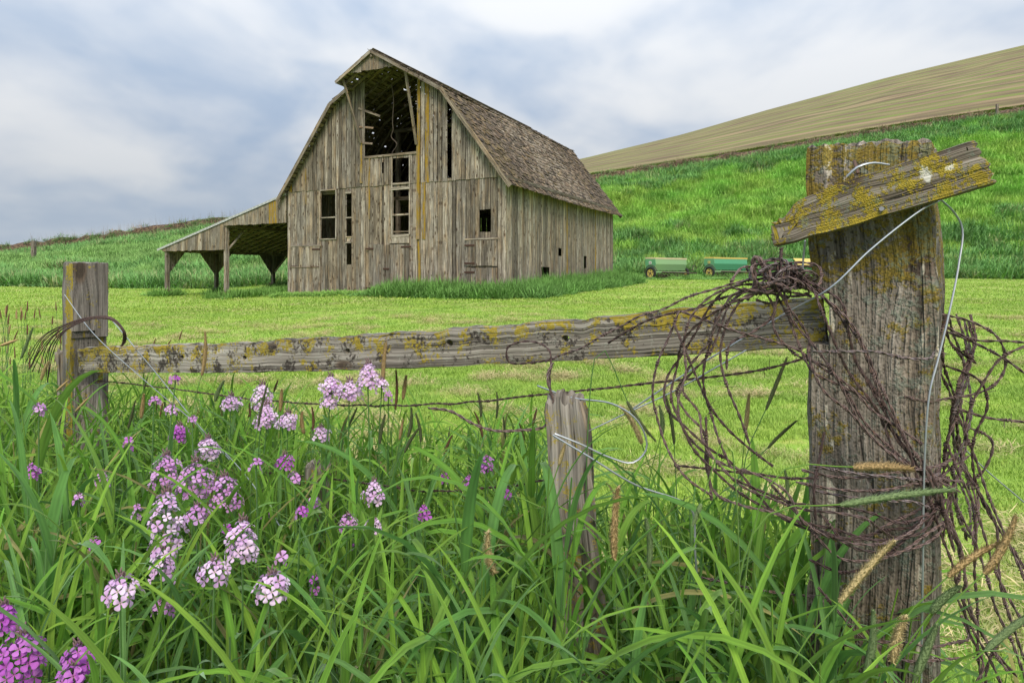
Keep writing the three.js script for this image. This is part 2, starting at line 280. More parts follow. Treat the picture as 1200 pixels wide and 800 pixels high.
const roofH = (u) => { const q = u < uC ? u : BW - u; return q < uB ? hE + q * sLo : hB + (q - uB) * sUp; };
const BARN_TURN = -0.444, BARN_Y = 0.75;
const barn = thing('barn', 'weathered grey gambrel-roof wooden barn with open hay door', 'barn', [-0.251, BARN_Y, -25], BARN_TURN);
const grp = (name, parent) => { const g = new THREE.Group(); g.name = name; parent.add(g); return g; };
// openings on the front [u0, u1, h0, h1]
const HAY = [4.0, 6.64, 5.85, 99];
const frontHoles = [HAY, [4.38, 5.12, 4.66, 5.66], [4.39, 5.19, 3.38, 4.36], [4.41, 5.21, 2.52, 3.3], [8.21, 9.03, 3.40, 4.54], [8.21, 9.03, 2.45, 3.33], [7.37, 7.63, 3.34, 4.35], [7.37, 7.63, 2.50, 3.28], [7.37, 7.63, 1.3, 2.2], [2.36, 2.56, 4.72, 7.85], [0.63, 1.12, 2.53, 3.37], [5.66, 5.75, 5.1, 5.54]];
const SEAM = 4.65;
function wallBoards(g, len, holes, topOf, place, seam, wide, edges) {
  const cuts = [...new Set([0, len, ...edges])].sort((a, b) => a - b), cols = [];
  for (let i = 1; i < cuts.length; i++) { const n = Math.max(1, Math.round((cuts[i] - cuts[i - 1]) / wide)); let c = cuts[i - 1]; const w = Array.from({ length: n }, () => rr(0.75, 1.25)), sum = w.reduce((a, b) => a + b); for (const k of w) { const e = c + k / sum * (cuts[i] - cuts[i - 1]); cols.push([c, e]); c = e; } }
  for (const [a, b] of cols) {
    const m = (a + b) / 2, top0 = topOf(a), top1 = topOf(b); let spans = [[-0.45, Math.max(top0, top1) + 9, 1]];
    if (seam) spans = [[-0.45, seam, 0], [seam - 0.07, 99, 1]];
    for (const [u0, u1, y0, y1] of holes) if (m > u0 && m < u1) spans = spans.flatMap(([s, e, l]) => { const o = []; if (y0 > s) o.push([s, Math.min(e, y0), l]); if (y1 < e) o.push([Math.max(s, y1), e, l]); return (y1 <= s || y0 >= e) ? [[s, e, l]] : o; });
    for (const [s, e, l] of spans) {
      if (e - s < 0.05) continue;
      const gap = rnd() < 0.12 ? rr(0.014, 0.03) : rr(0.005, 0.014), cap = e > 50 || e > Math.min(top0, top1), tl = cap ? top0 - 0.06 : e - rr(0, 0.025), tr = cap ? top1 - 0.06 : tl; if (Math.min(tl, tr) - s < 0.03) continue;
      part('board', place(a + gap, b - gap, s + (s > 0 ? rr(0, 0.03) : 0), tl, tr, l), Math.abs(m - 3.9) < 0.08 && g.name === 'front_wall' && s < 6 && e > 3 ? lichMat : rnd() < 0.012 ? lichMat : anyBoard(), g);
    }
  }
}
{
  const fw = grp('front_wall', barn);
  const edges = [0.63, 1.12, 2.36, 2.56, 3.84, 4.0, 4.39, 5.19, 5.66, 5.75, 6.64, 7.37, 7.63, 8.21, 9.03];
  wallBoards(fw, BW, frontHoles, roofH, (a, b, s, tl, tr, l) => { const z = l ? rr(0.022, 0.036) : rr(-0.004, 0.008); return upright(-b, -a, s, tr, tl, z - 0.024, z); }, SEAM, 0.225, edges);
  const rw = grp('side_wall', barn);
  const sideHoles = [[3.5, 4.45, 0.3, 1.18], [5.5, 5.95, 1.72, 2.07], [9.03, 9.45, 1.2, 1.8]];
  wallBoards(rw, BL, sideHoles, () => hE + 0.02, (a, b, s, tl, tr) => { const z = rr(0, 0.02), g = upright(a, b, s, tl, tr, z - 0.024, z); g.rotateY(Math.PI / 2); return g; }, 0, 0.2, [3.5, 4.45, 5.5, 5.95, 9.03, 9.45]);
  const lw = grp('far_side_wall', barn);
  wallBoards(lw, BL, [], () => hE + 0.02, (a, b, s, tl, tr) => { const g = upright(-b, -a, s, tr, tl, -0.024, 0); g.rotateY(-Math.PI / 2); g.translate(-BW, 0, 0); return g; }, 0, 0.3, []);
  const bw = grp('rear_wall', barn);
  wallBoards(bw, BW, [], roofH, (a, b, s, tl, tr) => { const g = upright(-b, -a, s, tr, tl, -0.024, 0); g.translate(0, 0, -BL); return g; }, 0, 0.3, []);
}
const L3 = (u, h, z) => V(-u, h, z);
{ // timber frame seen inside
  const fr = grp('timber_frame', barn);
  for (const u of [0.14, 3.4, 7.5, BW - 0.14]) for (const v of [0.2, 3.6, 7.1, 10.6, 13.9]) { if (v < 1 && u > 1 && u < 10) continue; part('post', bar(L3(u, -0.3, -v), L3(u, u > 1 && u < 10 ? 7.7 : hE - 0.1, -v), 0.18, 0.18), frameWood, fr); }
  for (const v of [0.3, 3.6, 7.1, 10.6, 13.8]) { part('tie_beam', bar(L3(0.12, 4.5, -v), L3(BW - 0.12, 4.5, -v), 0.18, 0.18), frameWood, fr); if (v > 1) part('collar_beam', bar(L3(3.2, 7.75, -v), L3(7.7, 7.75, -v), 0.15, 0.15), frameWood, fr); }
  for (let v = 0.15; v < BL; v += 0.68) for (const s of [0, 1]) { const m = (u) => s ? BW - u : u; part('rafter', bar(L3(m(0), hE - 0.09, -v), L3(m(uB), hB - 0.09, -v), 0.12, 0.05), frameWood, fr); part('rafter', bar(L3(m(uB), hB - 0.11, -v), L3(m(uC), hR - 0.11, -v), 0.12, 0.05), frameWood, fr); }
  const loft = grp('loft_floor', barn);
  for (let u = 0.3; u < BW - 0.3; u += 0.5) part('plank', bar(L3(u + 0.22, 4.62, -4.2), L3(u + 0.22, 4.62, -BL + 0.1), 0.46, 0.03), frameWood, loft);
  part('earth_floor', box(BW - 0.1, 0.3, BL - 0.1, -BW / 2, -0.2, -BL / 2), new THREE.MeshStandardMaterial({ map: dirtTex, roughness: 1 }), barn);
}
{ // roof: spaced sheathing, shingles, rakes, hay hood
  const rf = grp('roof', barn), OV = 0.35, HOOD = 1.13;
  const sagV = (v) => -0.07 * Math.sin(Math.PI * clamp(v / BL));
  const slopes = []; // [u at foot, h at foot, u at top, h at top]
  const ex = 0.34;
  for (const s of [0, 1]) { const m = (u) => s ? BW - u : u; slopes.push([m(-ex), hE - ex * sLo, m(uB), hB, s, 0], [m(uB), hB, m(uC), hR, s, 1]); }
  const sg = new GB();
  for (const [u0, h0, u1, h1, s, upper] of slopes) {
    const L = Math.hypot(u1 - u0, h1 - h0), eu = (u1 - u0) / L, eh = (h1 - h0) / L, nu = -eh * Math.sign(u1 - u0), nh = Math.abs(eu);
    for (let q = 0.1; q < L; q += 0.24) { const z0 = upper && L - q < 2.02 ? HOOD : OV, uu = u0 + eu * q, hh = h0 + eh * q - 0.012, a = L3(uu, hh, z0 - 0.02), c = L3(uu, hh, -BL - 0.4), g = new THREE.BoxGeometry(0.165, 0.02, a.z - c.z); g.rotateZ(-Math.atan2(eh, eu) * (1)); g.translate(a.x, hh + nh * 0.01, (a.z + c.z) / 2);
      const uv = g.attributes.uv, p = g.attributes.position; for (let k = 0; k < p.count; k++) uv.setXY(k, p.getX(k), p.getZ(k)); part('sheathing_board', g, frameWood, rf); }
    const EXP = 0.19;
    for (let r = -1; r * EXP < L; r++) {
      let v = -(upper && L - r * EXP < 2.02 ? HOOD : OV) - 0.02 + rr(0, 0.05); 
      while (v < BL + 0.45) {
        const w = rr(0.11, 0.30), bald = fbm(v * 0.8 + s * 30, r * 0.3 + upper * 9, 3);
        const gone = s ? (upper ? (bald > 0.20 && rnd() < 0.6) || rnd() < 0.03 : rnd() < 0.02 || bald > 0.36) : (rnd() < 0.012 && !upper);
        if (!gone) {
          const q0 = Math.max(-0.06, r * EXP + rr(-0.045, 0.03)), q1 = Math.min(L + 0.02, q0 + rr(0.4, 0.5)), lift0 = 0.034 + 0.05 * Math.pow(rnd(), 2.2), lift1 = 0.012, curl = rr(-0.018, 0.03), th = rr(0.011, 0.02), dv = rr(-0.012, 0.012);
          const moss = !s && !upper ? clamp(sst(3.2, 0, v) * 0.55 + 0.16 + 0.5 * fbm(v * 0.7, r * 0.13, 3)) : 0.2, k = Math.pow(rr(0.6, 1.15), 2) * (1 + 0.35 * n2(v * 1.1 + r * 0.55, r * 0.5)); sg.tint = mix3([0.33 * k, 0.285 * k, 0.245 * k], [0.33 * k, 0.285 * k, 0.13 * k], rnd() < moss ? rr(0.2, 0.8) : 0);
          const pt = (q, vv, l) => { const u = u0 + eu * q + nu * l, h = h0 + eh * q + nh * l + sagV(vv); return [-u, h, -vv]; };
          const e0 = v + 0.004, e1 = v + w - 0.004, uo = rr(0, 3), c8 = [[q0, e0, lift0 - th], [q0, e1, lift0 - th + curl], [q1, e1 + dv, lift1 - 0.005], [q1, e0 + dv, lift1 - 0.005], [q0, e0, lift0], [q0, e1, lift0 + curl], [q1, e1 + dv, lift1 + 0.003], [q1, e0 + dv, lift1 + 0.003]].map(([q, vv, l]) => [pt(q, vv, l), q, vv]);
          for (const f of [[4, 5, 6, 7], [0, 1, 5, 4], [3, 7, 4, 0].reverse(), [1, 2, 6, 5], [0, 3, 2, 1]]) { const ix = f.map((k2) => sg.v(...c8[k2][0], c8[k2][2] + uo, c8[k2][1])); sg.q(...ix); }
        }
        v += w;
      }
    }
  }
  const shMat = woodMat(barnWood, { bump: 0.006 }); shMat.vertexColors = true; shMat.color = lin(1.75, 1.70, 1.62);
  const sh = part('shingles', sg.geo(), shMat, rf); sh.userData = { kind: 'stuff', label: 'weathered curled brown-grey wooden shingles' };
  // rake boards along the gable edge, yellowed by lichen
  for (const z of [OV + 0.02, -BL - 0.44]) for (const s of [0, 1]) { const m = (u) => s ? BW - u : u; part('rake_board', bar(L3(m(-ex - 0.03), hE - ex * sLo - 0.10, z), L3(m(uB), hB - 0.07, z), 0.16, 0.03, Math.PI / 2 * 0), boardMats[3], rf); part('rake_board', bar(L3(m(uB), hB - 0.08, z), L3(m(z > 0 ? uC - 1.8 : uC), z > 0 ? hR - 1.8 * sUp - 0.08 : hR - 0.08, z), 0.15, 0.03), boardMats[1], rf); }
  for (const s of [0, 1]) { const m = (u) => s ? BW - u : u; part('hood_rake', bar(L3(m(uC - 1.8), hR - 1.8 * sUp - 0.06, HOOD + 0.03), L3(m(uC), hR - 0.06, HOOD + 0.03), 0.13, 0.03), boardMats[s ? 5 : 1], rf); part('rafter_tail', bar(L3(m(uC - 1.72), hR - 1.72 * sUp - 0.1, HOOD), L3(m(uC - 1.72), hR - 1.72 * sUp - 0.1, -0.5), 0.07, 0.12), frameWood, rf); }
  for (const v of [-0.2, -0.75]) for (const s of [0, 1]) { const m = (u) => s ? BW - u : u; part('rafter_tail', bar(L3(m(uC - 1.75), hR - 1.75 * sUp - 0.12, -v), L3(m(uC), hR - 0.12, -v), 0.1, 0.05), frameWood, rf); }
  part('ridge_beam', bar(L3(uC, hR - 0.2, HOOD), L3(uC, hR - 0.2, -BL - 0.2), 0.1, 0.16), frameWood, rf);
  for (const s of [-1, 1]) { const g = bar(L3(uC + s * 0.075, hR + 0.025 - 0.03, HOOD + 0.05), L3(uC + s * 0.075, hR + 0.025 - 0.03, -BL - 0.45), 0.16, 0.022, s * 0.5); part('ridge_cap', g, boardMats[6], rf); }
  const hp = grp('hood_gable', barn);
  for (let u = -1.22; u < 1.2; u += 0.222) { const top = (q) => hR - Math.abs(q) * sUp - 0.09; part('board', upright(-(uC + u + 0.218), -(uC + u), 9.12 + 0.03 * n2(u * 9, 1), top(u + 0.218), top(u), HOOD - 0.10, HOOD - 0.08), anyBoard(), hp); }
  part('hood_brace', bar(L3(7.02, 9.0, HOOD - 0.14), L3(6.80, 6.45, 0.09), 0.10, 0.07), boardMats[3], barn); part('hood_brace', bar(L3(3.92, 8.98, HOOD - 0.14), L3(3.98, 6.15, 0.09), 0.10, 0.07), boardMats[3], barn);
  part('trim_board', upright(-4.0, -3.87, 2.3, 6.3, 6.3, 0.045, 0.068), lichMat, barn); part('trim_board', upright(-3.74, -3.6, 2.3, 4.6, 4.6, 0.012, 0.034), lichMat, barn); part('trim_board', upright(-6.86, -6.75, 4.75, 6.5, 6.5, 0.045, 0.068), lichMat, barn); part('trim_board', upright(-6.42, -6.35, 3.2, 5.8, 5.8, 0.04, 0.055), lichMat, barn); part('trim_board', upright(-9.9, -9.86, 4.0, 5.6, 5.6, 0.04, 0.055), lichMat, barn);
  for (const [u0, u1, h, hb] of [[6.95, 5.95, 7.95, 7.55], [6.9, 6.3, 7.15, 7.08], [6.75, 6.35, 6.45, 6.42], [4.05, 3.9, 7.9, 7.95]]) part('loose_plank', bar(L3(u0, h, 0.06), L3(u1, hb, -0.12), 0.09, 0.03), boardMats[3], barn);
}
{ // window trim, doors, hatches, hinges
  const rust = new THREE.MeshStandardMaterial({ color: lin(0.07, 0.035, 0.025), roughness: 0.9, metalness: 0.2 });
  const sill = (u0, u1, h, w = 0.06, z = 0.05, mt = boardMats[2]) => part('window_rail', bar(L3(u0, h, z), L3(u1, h, z), w, 0.03), mt, barn);
  sill(9.08, 8.16, 4.57, 0.06); sill(9.03, 8.21, 3.365, 0.055, 0.02); sill(9.08, 8.16, 2.42, 0.05, 0.03); sill(7.65, 7.35, 4.4, 0.1); sill(7.65, 7.35, 3.31, 0.05, 0.02); sill(7.65, 7.35, 2.48, 0.05, 0.02); sill(7.65, 7.35, 2.25, 0.07);
  sill(5.24, 4.35, 4.42, 0.11, 0.055); sill(5.2, 4.35, 4.62, 0.07, 0.055); sill(5.23, 4.38, 3.34, 0.07, 0.03); sill(6.66, 4.0, 5.83, 0.09, 0.055, boardMats[3]); sill(5.2, 4.4, 2.64, 0.05, -0.03, frameWood); sill(5.25, 4.38, 2.47, 0.12, 0.05);
  for (const [u, h0, h1] of [[5.23, 2.5, 5.75], [4.34, 2.5, 5.75], [9.07, 2.45, 4.54], [8.17, 2.45, 4.54]]) part('window_stile', upright(-u - 0.035, -u + 0.035, h0, h1, h1, 0.04, 0.06), boardMats[u < 6 ? 2 : 5], barn);
  const sp = new GB(); { const r = mulberry(5); const pts = []; for (let i = 0; i <= 10; i++) pts.push([-5.35 + i * 0.098, 2.42 + r() * 0.14]); for (let i = 0; i < 10; i++) { const q = [[pts[i][0], 2.16, 0.06], [pts[i + 1][0], 2.16, 0.06], [pts[i + 1][0], pts[i + 1][1], 0.05], [pts[i][0], pts[i][1], 0.05]].map((p) => sp.v(...p, p[0], p[1])), q2 = [[pts[i][0], 2.16, 0.038], [pts[i + 1][0], 2.16, 0.038], [pts[i + 1][0], pts[i + 1][1], 0.038], [pts[i][0], pts[i][1], 0.038]].map((p) => sp.v(...p, p[0], p[1])); sp.q(...q); sp.q(q2[3], q2[2], q2[1], q2[0]); sp.q(q[3], q[2], q2[2], q2[3]); } }
  part('splintered_board', sp.geo(true), boardMats[2], barn);
  const door = (name, u0, u1, h0, h1, n, mats) => { const d = grp(name, barn), w = (u1 - u0) / n; for (let i = 0; i < n; i++) part('board', upright(-(u0 + (i + 1) * w) + 0.004, -(u0 + i * w) - 0.004, h0 + rr(-0.03, 0.03), h1 + rr(-0.02, 0.02), h1 + rr(-0.02, 0.02), 0.042, 0.062 + rr(0, 0.006)), mats[Math.floor(rnd() * mats.length)], d); return d; };
  const dm = [boardMats[6], boardMats[1], boardMats[0], boardMats[4]];
  const d1 = door('stable_door', 9.06, 10.7, -0.1, 2.12, 8, boardMats), d2 = door('barn_door', 5.57, 6.4, -0.1, 2.13, 4, [boardMats[1], boardMats[4], boardMats[6]]), d3 = door('barn_door', 4.37, 5.53, -0.1, 2.1, 5, dm), d4 = door('hatch', 0.32, 1.7, 1.2, 2.2, 6, dm), d5 = door('hatch', 0.32, 1.7, -0.2, 1.12, 6, boardMats);
  part('top_rail', bar(L3(10.75, 2.15, 0.07), L3(9.0, 2.15, 0.07), 0.05, 0.03), boardMats[5], d1); part('top_rail', bar(L3(10.72, 1.2, 0.08), L3(9.1, 1.18, 0.08), 0.03, 0.02), boardMats[3], d1);
  part('top_rail', bar(L3(1.74, 2.24, 0.07), L3(0.28, 2.26, 0.07), 0.06, 0.03), boardMats[5], d4);
  const hinge = (d, u, h, l) => part('strap_hinge', bar(L3(u, h, 0.078), L3(u - l, h, 0.078), 0.07, 0.012), rust, d);
  hinge(d1, 9.5, 1.98, 0.45); hinge(d1, 9.6, 1.2, 0.5); hinge(d1, 10.75, 1.22, 0.35); hinge(d2, 6.55, 1.95, 0.4); hinge(d2, 6.55, 0.3, 0.4); hinge(d3, 4.75, 2.0, 0.5); hinge(d3, 5.65, 1.1, 0.3); hinge(d4, 1.75, 2.0, 0.45); hinge(d4, 1.75, 1.3, 0.45); hinge(d5, 1.75, 0.95, 0.45);
  // corner posts
  part('corner_board', upright(-0.10, 0.035, -0.45, hE, hE, 0.012, 0.036), boardMats[2], barn); part('corner_board', upright(-BW - 0.03, -BW + 0.12, -0.45, hE - 0.1, hE - 0.1, 0.016, 0.04), boardMats[5], barn);
  part('eave_board', bar(V(0.2, hE - 0.17, 0.3), V(0.2, hE - 0.17, -BL - 0.35), 0.03, 0.12), boardMats[4], barn);
  // cable hanging from the hood
  const cb = new GB(), cp = []; for (let i = 0; i <= 40; i++) { const t = i / 40; cp.push(V(-5.22 + 0.1 * Math.sin(t * 7) * (1 - t) + 0.14 * Math.sin(t * 24) * sst(0.55, 0.8, t), 8.75 - t * 2.9, 0.1 - 0.25 * t)); }
  tube(cb, cp, 0.022, 5); cb.p.forEach(() => 0); const cab = part('hanging_cable', cb.geo(), new THREE.MeshStandardMaterial({ color: lin(0.10, 0.075, 0.06), roughness: 0.9 }), barn); cab.userData.label = 'wavy rusty cable hanging in the open hay door';
}
// ------------------------------------------------------------------ open shed leaning on the barn
{
  const sd = thing('open_shed', 'open-fronted lean-to shed with white metal roof on wooden posts', 'shed', [-0.251, BARN_Y, -25], BARN_TURN);
  const U0 = 10.97, U1 = 19.35, VL = 12.5, topH = (u) => 4.47 - (u - 10.94) * 0.2755;
  const metal = new THREE.MeshStandardMaterial({ map: paint(128, 128, (x, y) => { const k = 0.72 + 0.08 * n2(x * 5, y * 5) + 0.05 * n2(x * 40, y * 40); return [k, k * 1.0, k * 1.01]; }), roughness: 0.5, metalness: 0.25 });
  const b = new GB(), n = 160; // corrugated sheet, ribs run down the slope
  for (let i = 0; i <= n; i++) { const z = 0.16 - (VL + 0.3) * i / n, y = 0.014 * Math.sin(i * Math.PI / 2); for (const [u, o] of [[U0 + 0.02, 0.05], [U1 + 0.25, 0.05], [U1 + 0.25, 0.035], [U0 + 0.02, 0.035]]) b.v(-u, topH(u) + o + y, z, u, z); }
  for (let i = 0; i < n; i++) for (let k = 0; k < 4; k++) { const a = i * 4 + k, c = i * 4 + (k + 1) % 4; b.q(a, c, c + 4, a + 4); } b.q(3, 2, 1, 0);
  part('metal_roof', b.geo(true), metal, sd);
  part('edge_flashing', bar(L3(U0, topH(U0) + 0.035, 0.17), L3(U1 + 0.26, topH(U1 + 0.26) + 0.035, 0.17), 0.10, 0.012), metal, sd);
  let u = U0; while (u < U1 - 0.1) { const w = rr(0.22, 0.3), e = Math.min(u + w, u < 14.9 && u + w > 14.9 ? 14.9 : U1), bot = (u < 14.89 ? 3.2 : 2.05) + rr(-0.02, 0.02); if (topH(e) - 0.03 > bot + 0.04) part('fascia_board', upright(-e + 0.004, -u - 0.004, bot, topH(e) - 0.02, topH(u) - 0.02, 0.10, 0.125), rnd() < 0.16 ? lichMat : anyBoard(), sd); u = e; }
  const blockMat = new THREE.MeshStandardMaterial({ color: lin(0.16, 0.10, 0.075), roughness: 0.95 });
  const post = (pu, v, h) => { const x = -0.251 - Math.cos(0.444) * pu + Math.sin(0.444) * v, d = 25 + Math.sin(0.444) * pu + Math.cos(0.444) * v, gy = groundY(x, d) - BARN_Y; const p = part('post', bar(L3(pu, gy + 0.2, -v), L3(pu, h, -v), 0.17, 0.17), anyBoard(), sd); part('footing_block', box(0.34, 0.42, 0.34, -pu, gy + 0.12, -v), blockMat, p); };
  const gusset = (pu, v, dir, mt) => { const g = grp('gusset', sd); const W = 0.95, H = 1.15, T = 2.02; for (let k = 0; k < 4; k++) { const a = k * W / 4, c = (k + 1) * W / 4; const q = new GB(); const z0 = -v - dir * (0.09 + a), z1 = -v - dir * (0.09 + c), x0 = -pu - 0.05, x1 = -pu - 0.025, P = [[x0, T, z0], [x0, T, z1], [x0, T - H * (1 - c / W), z1], [x0, T - H * (1 - a / W), z0]]; const f = P.map((p) => q.v(...p, p[2], p[1])), r = P.map((p) => q.v(x1, p[1], p[2], p[2], p[1])); q.q(...f); q.q(r[3], r[2], r[1], r[0]); q.q(f[2], f[3], r[3], r[2]); part('board', q.geo(true), mt, g); } };
  for (const v of [0.02, 3.0, 7.1, 11.2]) { post(19.1, v, 2.02); gusset(19.1, v, 1, anyBoard()); if (v > 1) gusset(19.1, v, -1, anyBoard()); }
  post(14.9, 0.02, 3.25); post(14.9, 11.2, 3.25);
  part('brace', bar(L3(14.85, 2.1, -0.1), L3(14.85, 3.0, -1.0), 0.09, 0.05), boardMats[2], sd); part('brace', bar(L3(19.0, 1.0, -7.1), L3(17.6, 2.35, -7.1), 0.09, 0.05), boardMats[0], sd);
  part('header_beam', bar(L3(19.1, 2.08, 0.1), L3(19.1, 2.08, -VL), 0.16, 0.14), frameWood, sd); part('header_beam', bar(L3(14.9, 3.2, -0.1), L3(14.9, 3.2, -VL), 0.14, 0.14), frameWood, sd);
  for (let v = 0.35; v < VL; v += 0.62) part('rafter', bar(L3(U0 + 0.05, topH(U0) - 0.12, -v), L3(U1 + 0.1, topH(U1) - 0.1, -v), 0.13, 0.05), frameWood, sd);
  for (let q = U0 + 0.2; q < U1 + 0.2; q += 0.36) { const g = box(0.2, 0.02, VL, -q, topH(q) + 0.005, -VL / 2 + 0.08); part('roof_slat', g, boardMats[Math.floor(rnd() * 3)], sd); }
}
// ------------------------------------------------------------------ seed drills at the foot of the bank
{
  const green = new THREE.MeshStandardMaterial({ color: lin(0.12, 0.34, 0.17), roughness: 0.55 }), pale = new THREE.MeshStandardMaterial({ color: lin(0.24, 0.40, 0.20), roughness: 0.7 }), yellow = new THREE.MeshStandardMaterial({ color: lin(0.66, 0.49, 0.14), roughness: 0.6 }), tyre = new THREE.MeshStandardMaterial({ color: lin(0.02, 0.02, 0.022), roughness: 0.9 }), steel = new THREE.MeshStandardMaterial({ color: lin(0.09, 0.07, 0.055), roughness: 0.8, metalness: 0.3 }), white = new THREE.MeshStandardMaterial({ color: lin(0.75, 0.75, 0.72), roughness: 0.6 }), lidTan = new THREE.MeshStandardMaterial({ color: lin(0.62, 0.52, 0.33), roughness: 0.75 });
  const drill = (label, pos, turn, len, face, lidM, badge, open) => {
    const t = thing('seed_drill', label, 'seed drill', pos, turn, undefined);
    // local: long axis +x (away), near end at x = 0, ground y = 0
    const s = new THREE.Shape([new THREE.Vector2(-0.28, 0.62), new THREE.Vector2(0.28, 0.62), new THREE.Vector2(0.42, 1.02), new THREE.Vector2(0.40, 1.34), new THREE.Vector2(-0.38, 1.34), new THREE.Vector2(-0.42, 1.02)]);
    const g = new THREE.ExtrudeGeometry(s, { depth: len, bevelEnabled: true, bevelSize: 0.015, bevelThickness: 0.015, bevelSegments: 1 }); g.rotateY(Math.PI / 2); const hop = part('hopper', g, face, t);
    const e = new THREE.ExtrudeGeometry(s, { depth: 0.04, bevelEnabled: false }); e.scale(1.03, 1.015, 1); e.rotateY(Math.PI / 2); e.translate(-0.07, 0, 0); part('end_panel', e, green, t);
    part('badge', box(0.012, 0.18, 0.2, -0.08, 1.12, 0), badge, t); part('badge_mark', box(0.008, 0.07, 0.09, -0.089, 1.12, 0), badge === white ? steel : green, t);
    if (open) { for (const z of [-0.38, 0.38]) part('rim_plate', box(len, 0.05, 0.05, len / 2, 1.37, z), pale, t); const l = box(len, 0.03, 0.5, 0, 0, 0); l.rotateX(0.9); l.translate(len / 2, 1.2, 0.62); part('lid', l, lidM, t); } else { const l = box(len + 0.12, 0.10, 0.44, len / 2, 1.41, 0.19), l2 = box(len + 0.12, 0.10, 0.40, len / 2, 1.42, -0.215); l.translate(0, -0.008, 0); part('lid', l, lidM, t); part('lid', l2, lidM, t); }
    for (const x of [0.05, len - 0.05]) { const w = grp('wheel', t); w.position.set(x - 0.2 * (x < 1 ? 1 : -1), 0.42, 0.1); const ty = new THREE.TorusGeometry(0.34, 0.085, 10, 28); ty.rotateY(Math.PI / 2); part('tyre', ty, tyre, w); const r = new THREE.CylinderGeometry(0.27, 0.27, 0.06, 20); r.rotateZ(Math.PI / 2); part('rim', r, yellow, w); const h = new THREE.CylinderGeometry(0.07, 0.08, 0.14, 10); h.rotateZ(Math.PI / 2); part('hub', h, steel, w); for (let k = 0; k < 5; k++) { const c = new THREE.CylinderGeometry(0.045, 0.045, 0.07, 8); c.rotateZ(Math.PI / 2); c.translate(0, 0.17 * Math.cos(k * 1.2566), 0.17 * Math.sin(k * 1.2566)); part('rim_hole', c, steel, w); } }
    const fd = new THREE.TorusGeometry(0.52, 0.03, 6, 16, Math.PI * 0.9); fd.rotateY(Math.PI / 2); fd.translate(-0.15, 0.42, 0.1); part('mudguard', fd, steel, t);
    part('frame_bar', box(len, 0.09, 0.09, len / 2, 0.5, 0.32), pale, t); part('frame_bar', box(len, 0.09, 0.09, len / 2, 0.5, -0.32), steel, t);
    for (let k = 0; k < 9; k++) { const x = 0.35 + k * (len - 0.6) / 8; const d = new THREE.CylinderGeometry(0.17, 0.17, 0.012, 16); d.rotateX(Math.PI / 2); d.rotateY(1.4); d.translate(x, 0.17, 0.45); const q = part('disc_opener', d, steel, t); part('seed_tube', bar(V(x, 0.64, 0.2), V(x, 0.18, 0.42), 0.04, 0.04), steel, q); }
    part('drawbar', bar(V(len / 2, 0.48, 0.3), V(len / 2 + 0.2, 0.42, 2.3), 0.1, 0.08), steel, t); part('drawbar_brace', bar(V(len * 0.2, 0.48, 0.3), V(len / 2 + 0.15, 0.43, 1.9), 0.07, 0.06), steel, t);
    part('side_arm', bar(V(len, 0.75, 0.1), V(len + 1.0, 0.62, 0.25), 0.06, 0.06), steel, t);
    const hook = new THREE.TorusGeometry(0.22, 0.03, 6, 14, Math.PI * 1.2); hook.translate(len + 1.15, 0.75, 0.25); part('hose_loop', hook, steel, t);
    return t;
  };
  const at = (bx, d) => { const x = (bx - 600) / FOCAL * d; return [x, groundY(x, d), -d]; };
  drill('pale green seed drill with white square badge and yellow wheels', at(763, 43.5), 0.68, 3.3, pale, lidTan, white);
  drill('green seed drill with yellow lid and yellow square badge', at(832, 44.5), 0.60, 3.5, new THREE.MeshStandardMaterial({ color: lin(0.09, 0.34, 0.19), roughness: 0.6 }), yellow, yellow);
  drill('green seed drill with open hopper beside the tall fence post', at(922, 39.5), 0.55, 3.4, new THREE.MeshStandardMaterial({ color: lin(0.10, 0.36, 0.20), roughness: 0.6 }), yellow, yellow, true);
}
// small old fence posts up on the hill
const hillPost = (bx, top, d, w, label) => { const x = (bx - 600) / FOCAL * d, y = groundY(x, d), h = above(top, d) - y; const g = timberBlock(w, h + 0.4, w, { sx: 3, sy: 10, sz: 3, r: 0.02, amp: 0.008 }); g.translate(x, y + h / 2 - 0.2, -d); return solo('hill_fence_post', g, boardMats[1], label, 'fence post'); };
hillPost(39, 282, 62, 0.32, 'lone grey post standing on the bank against the horizon');
hillPost(1169, 122, 76, 0.22, 'small dark post at the top edge of the green bank');

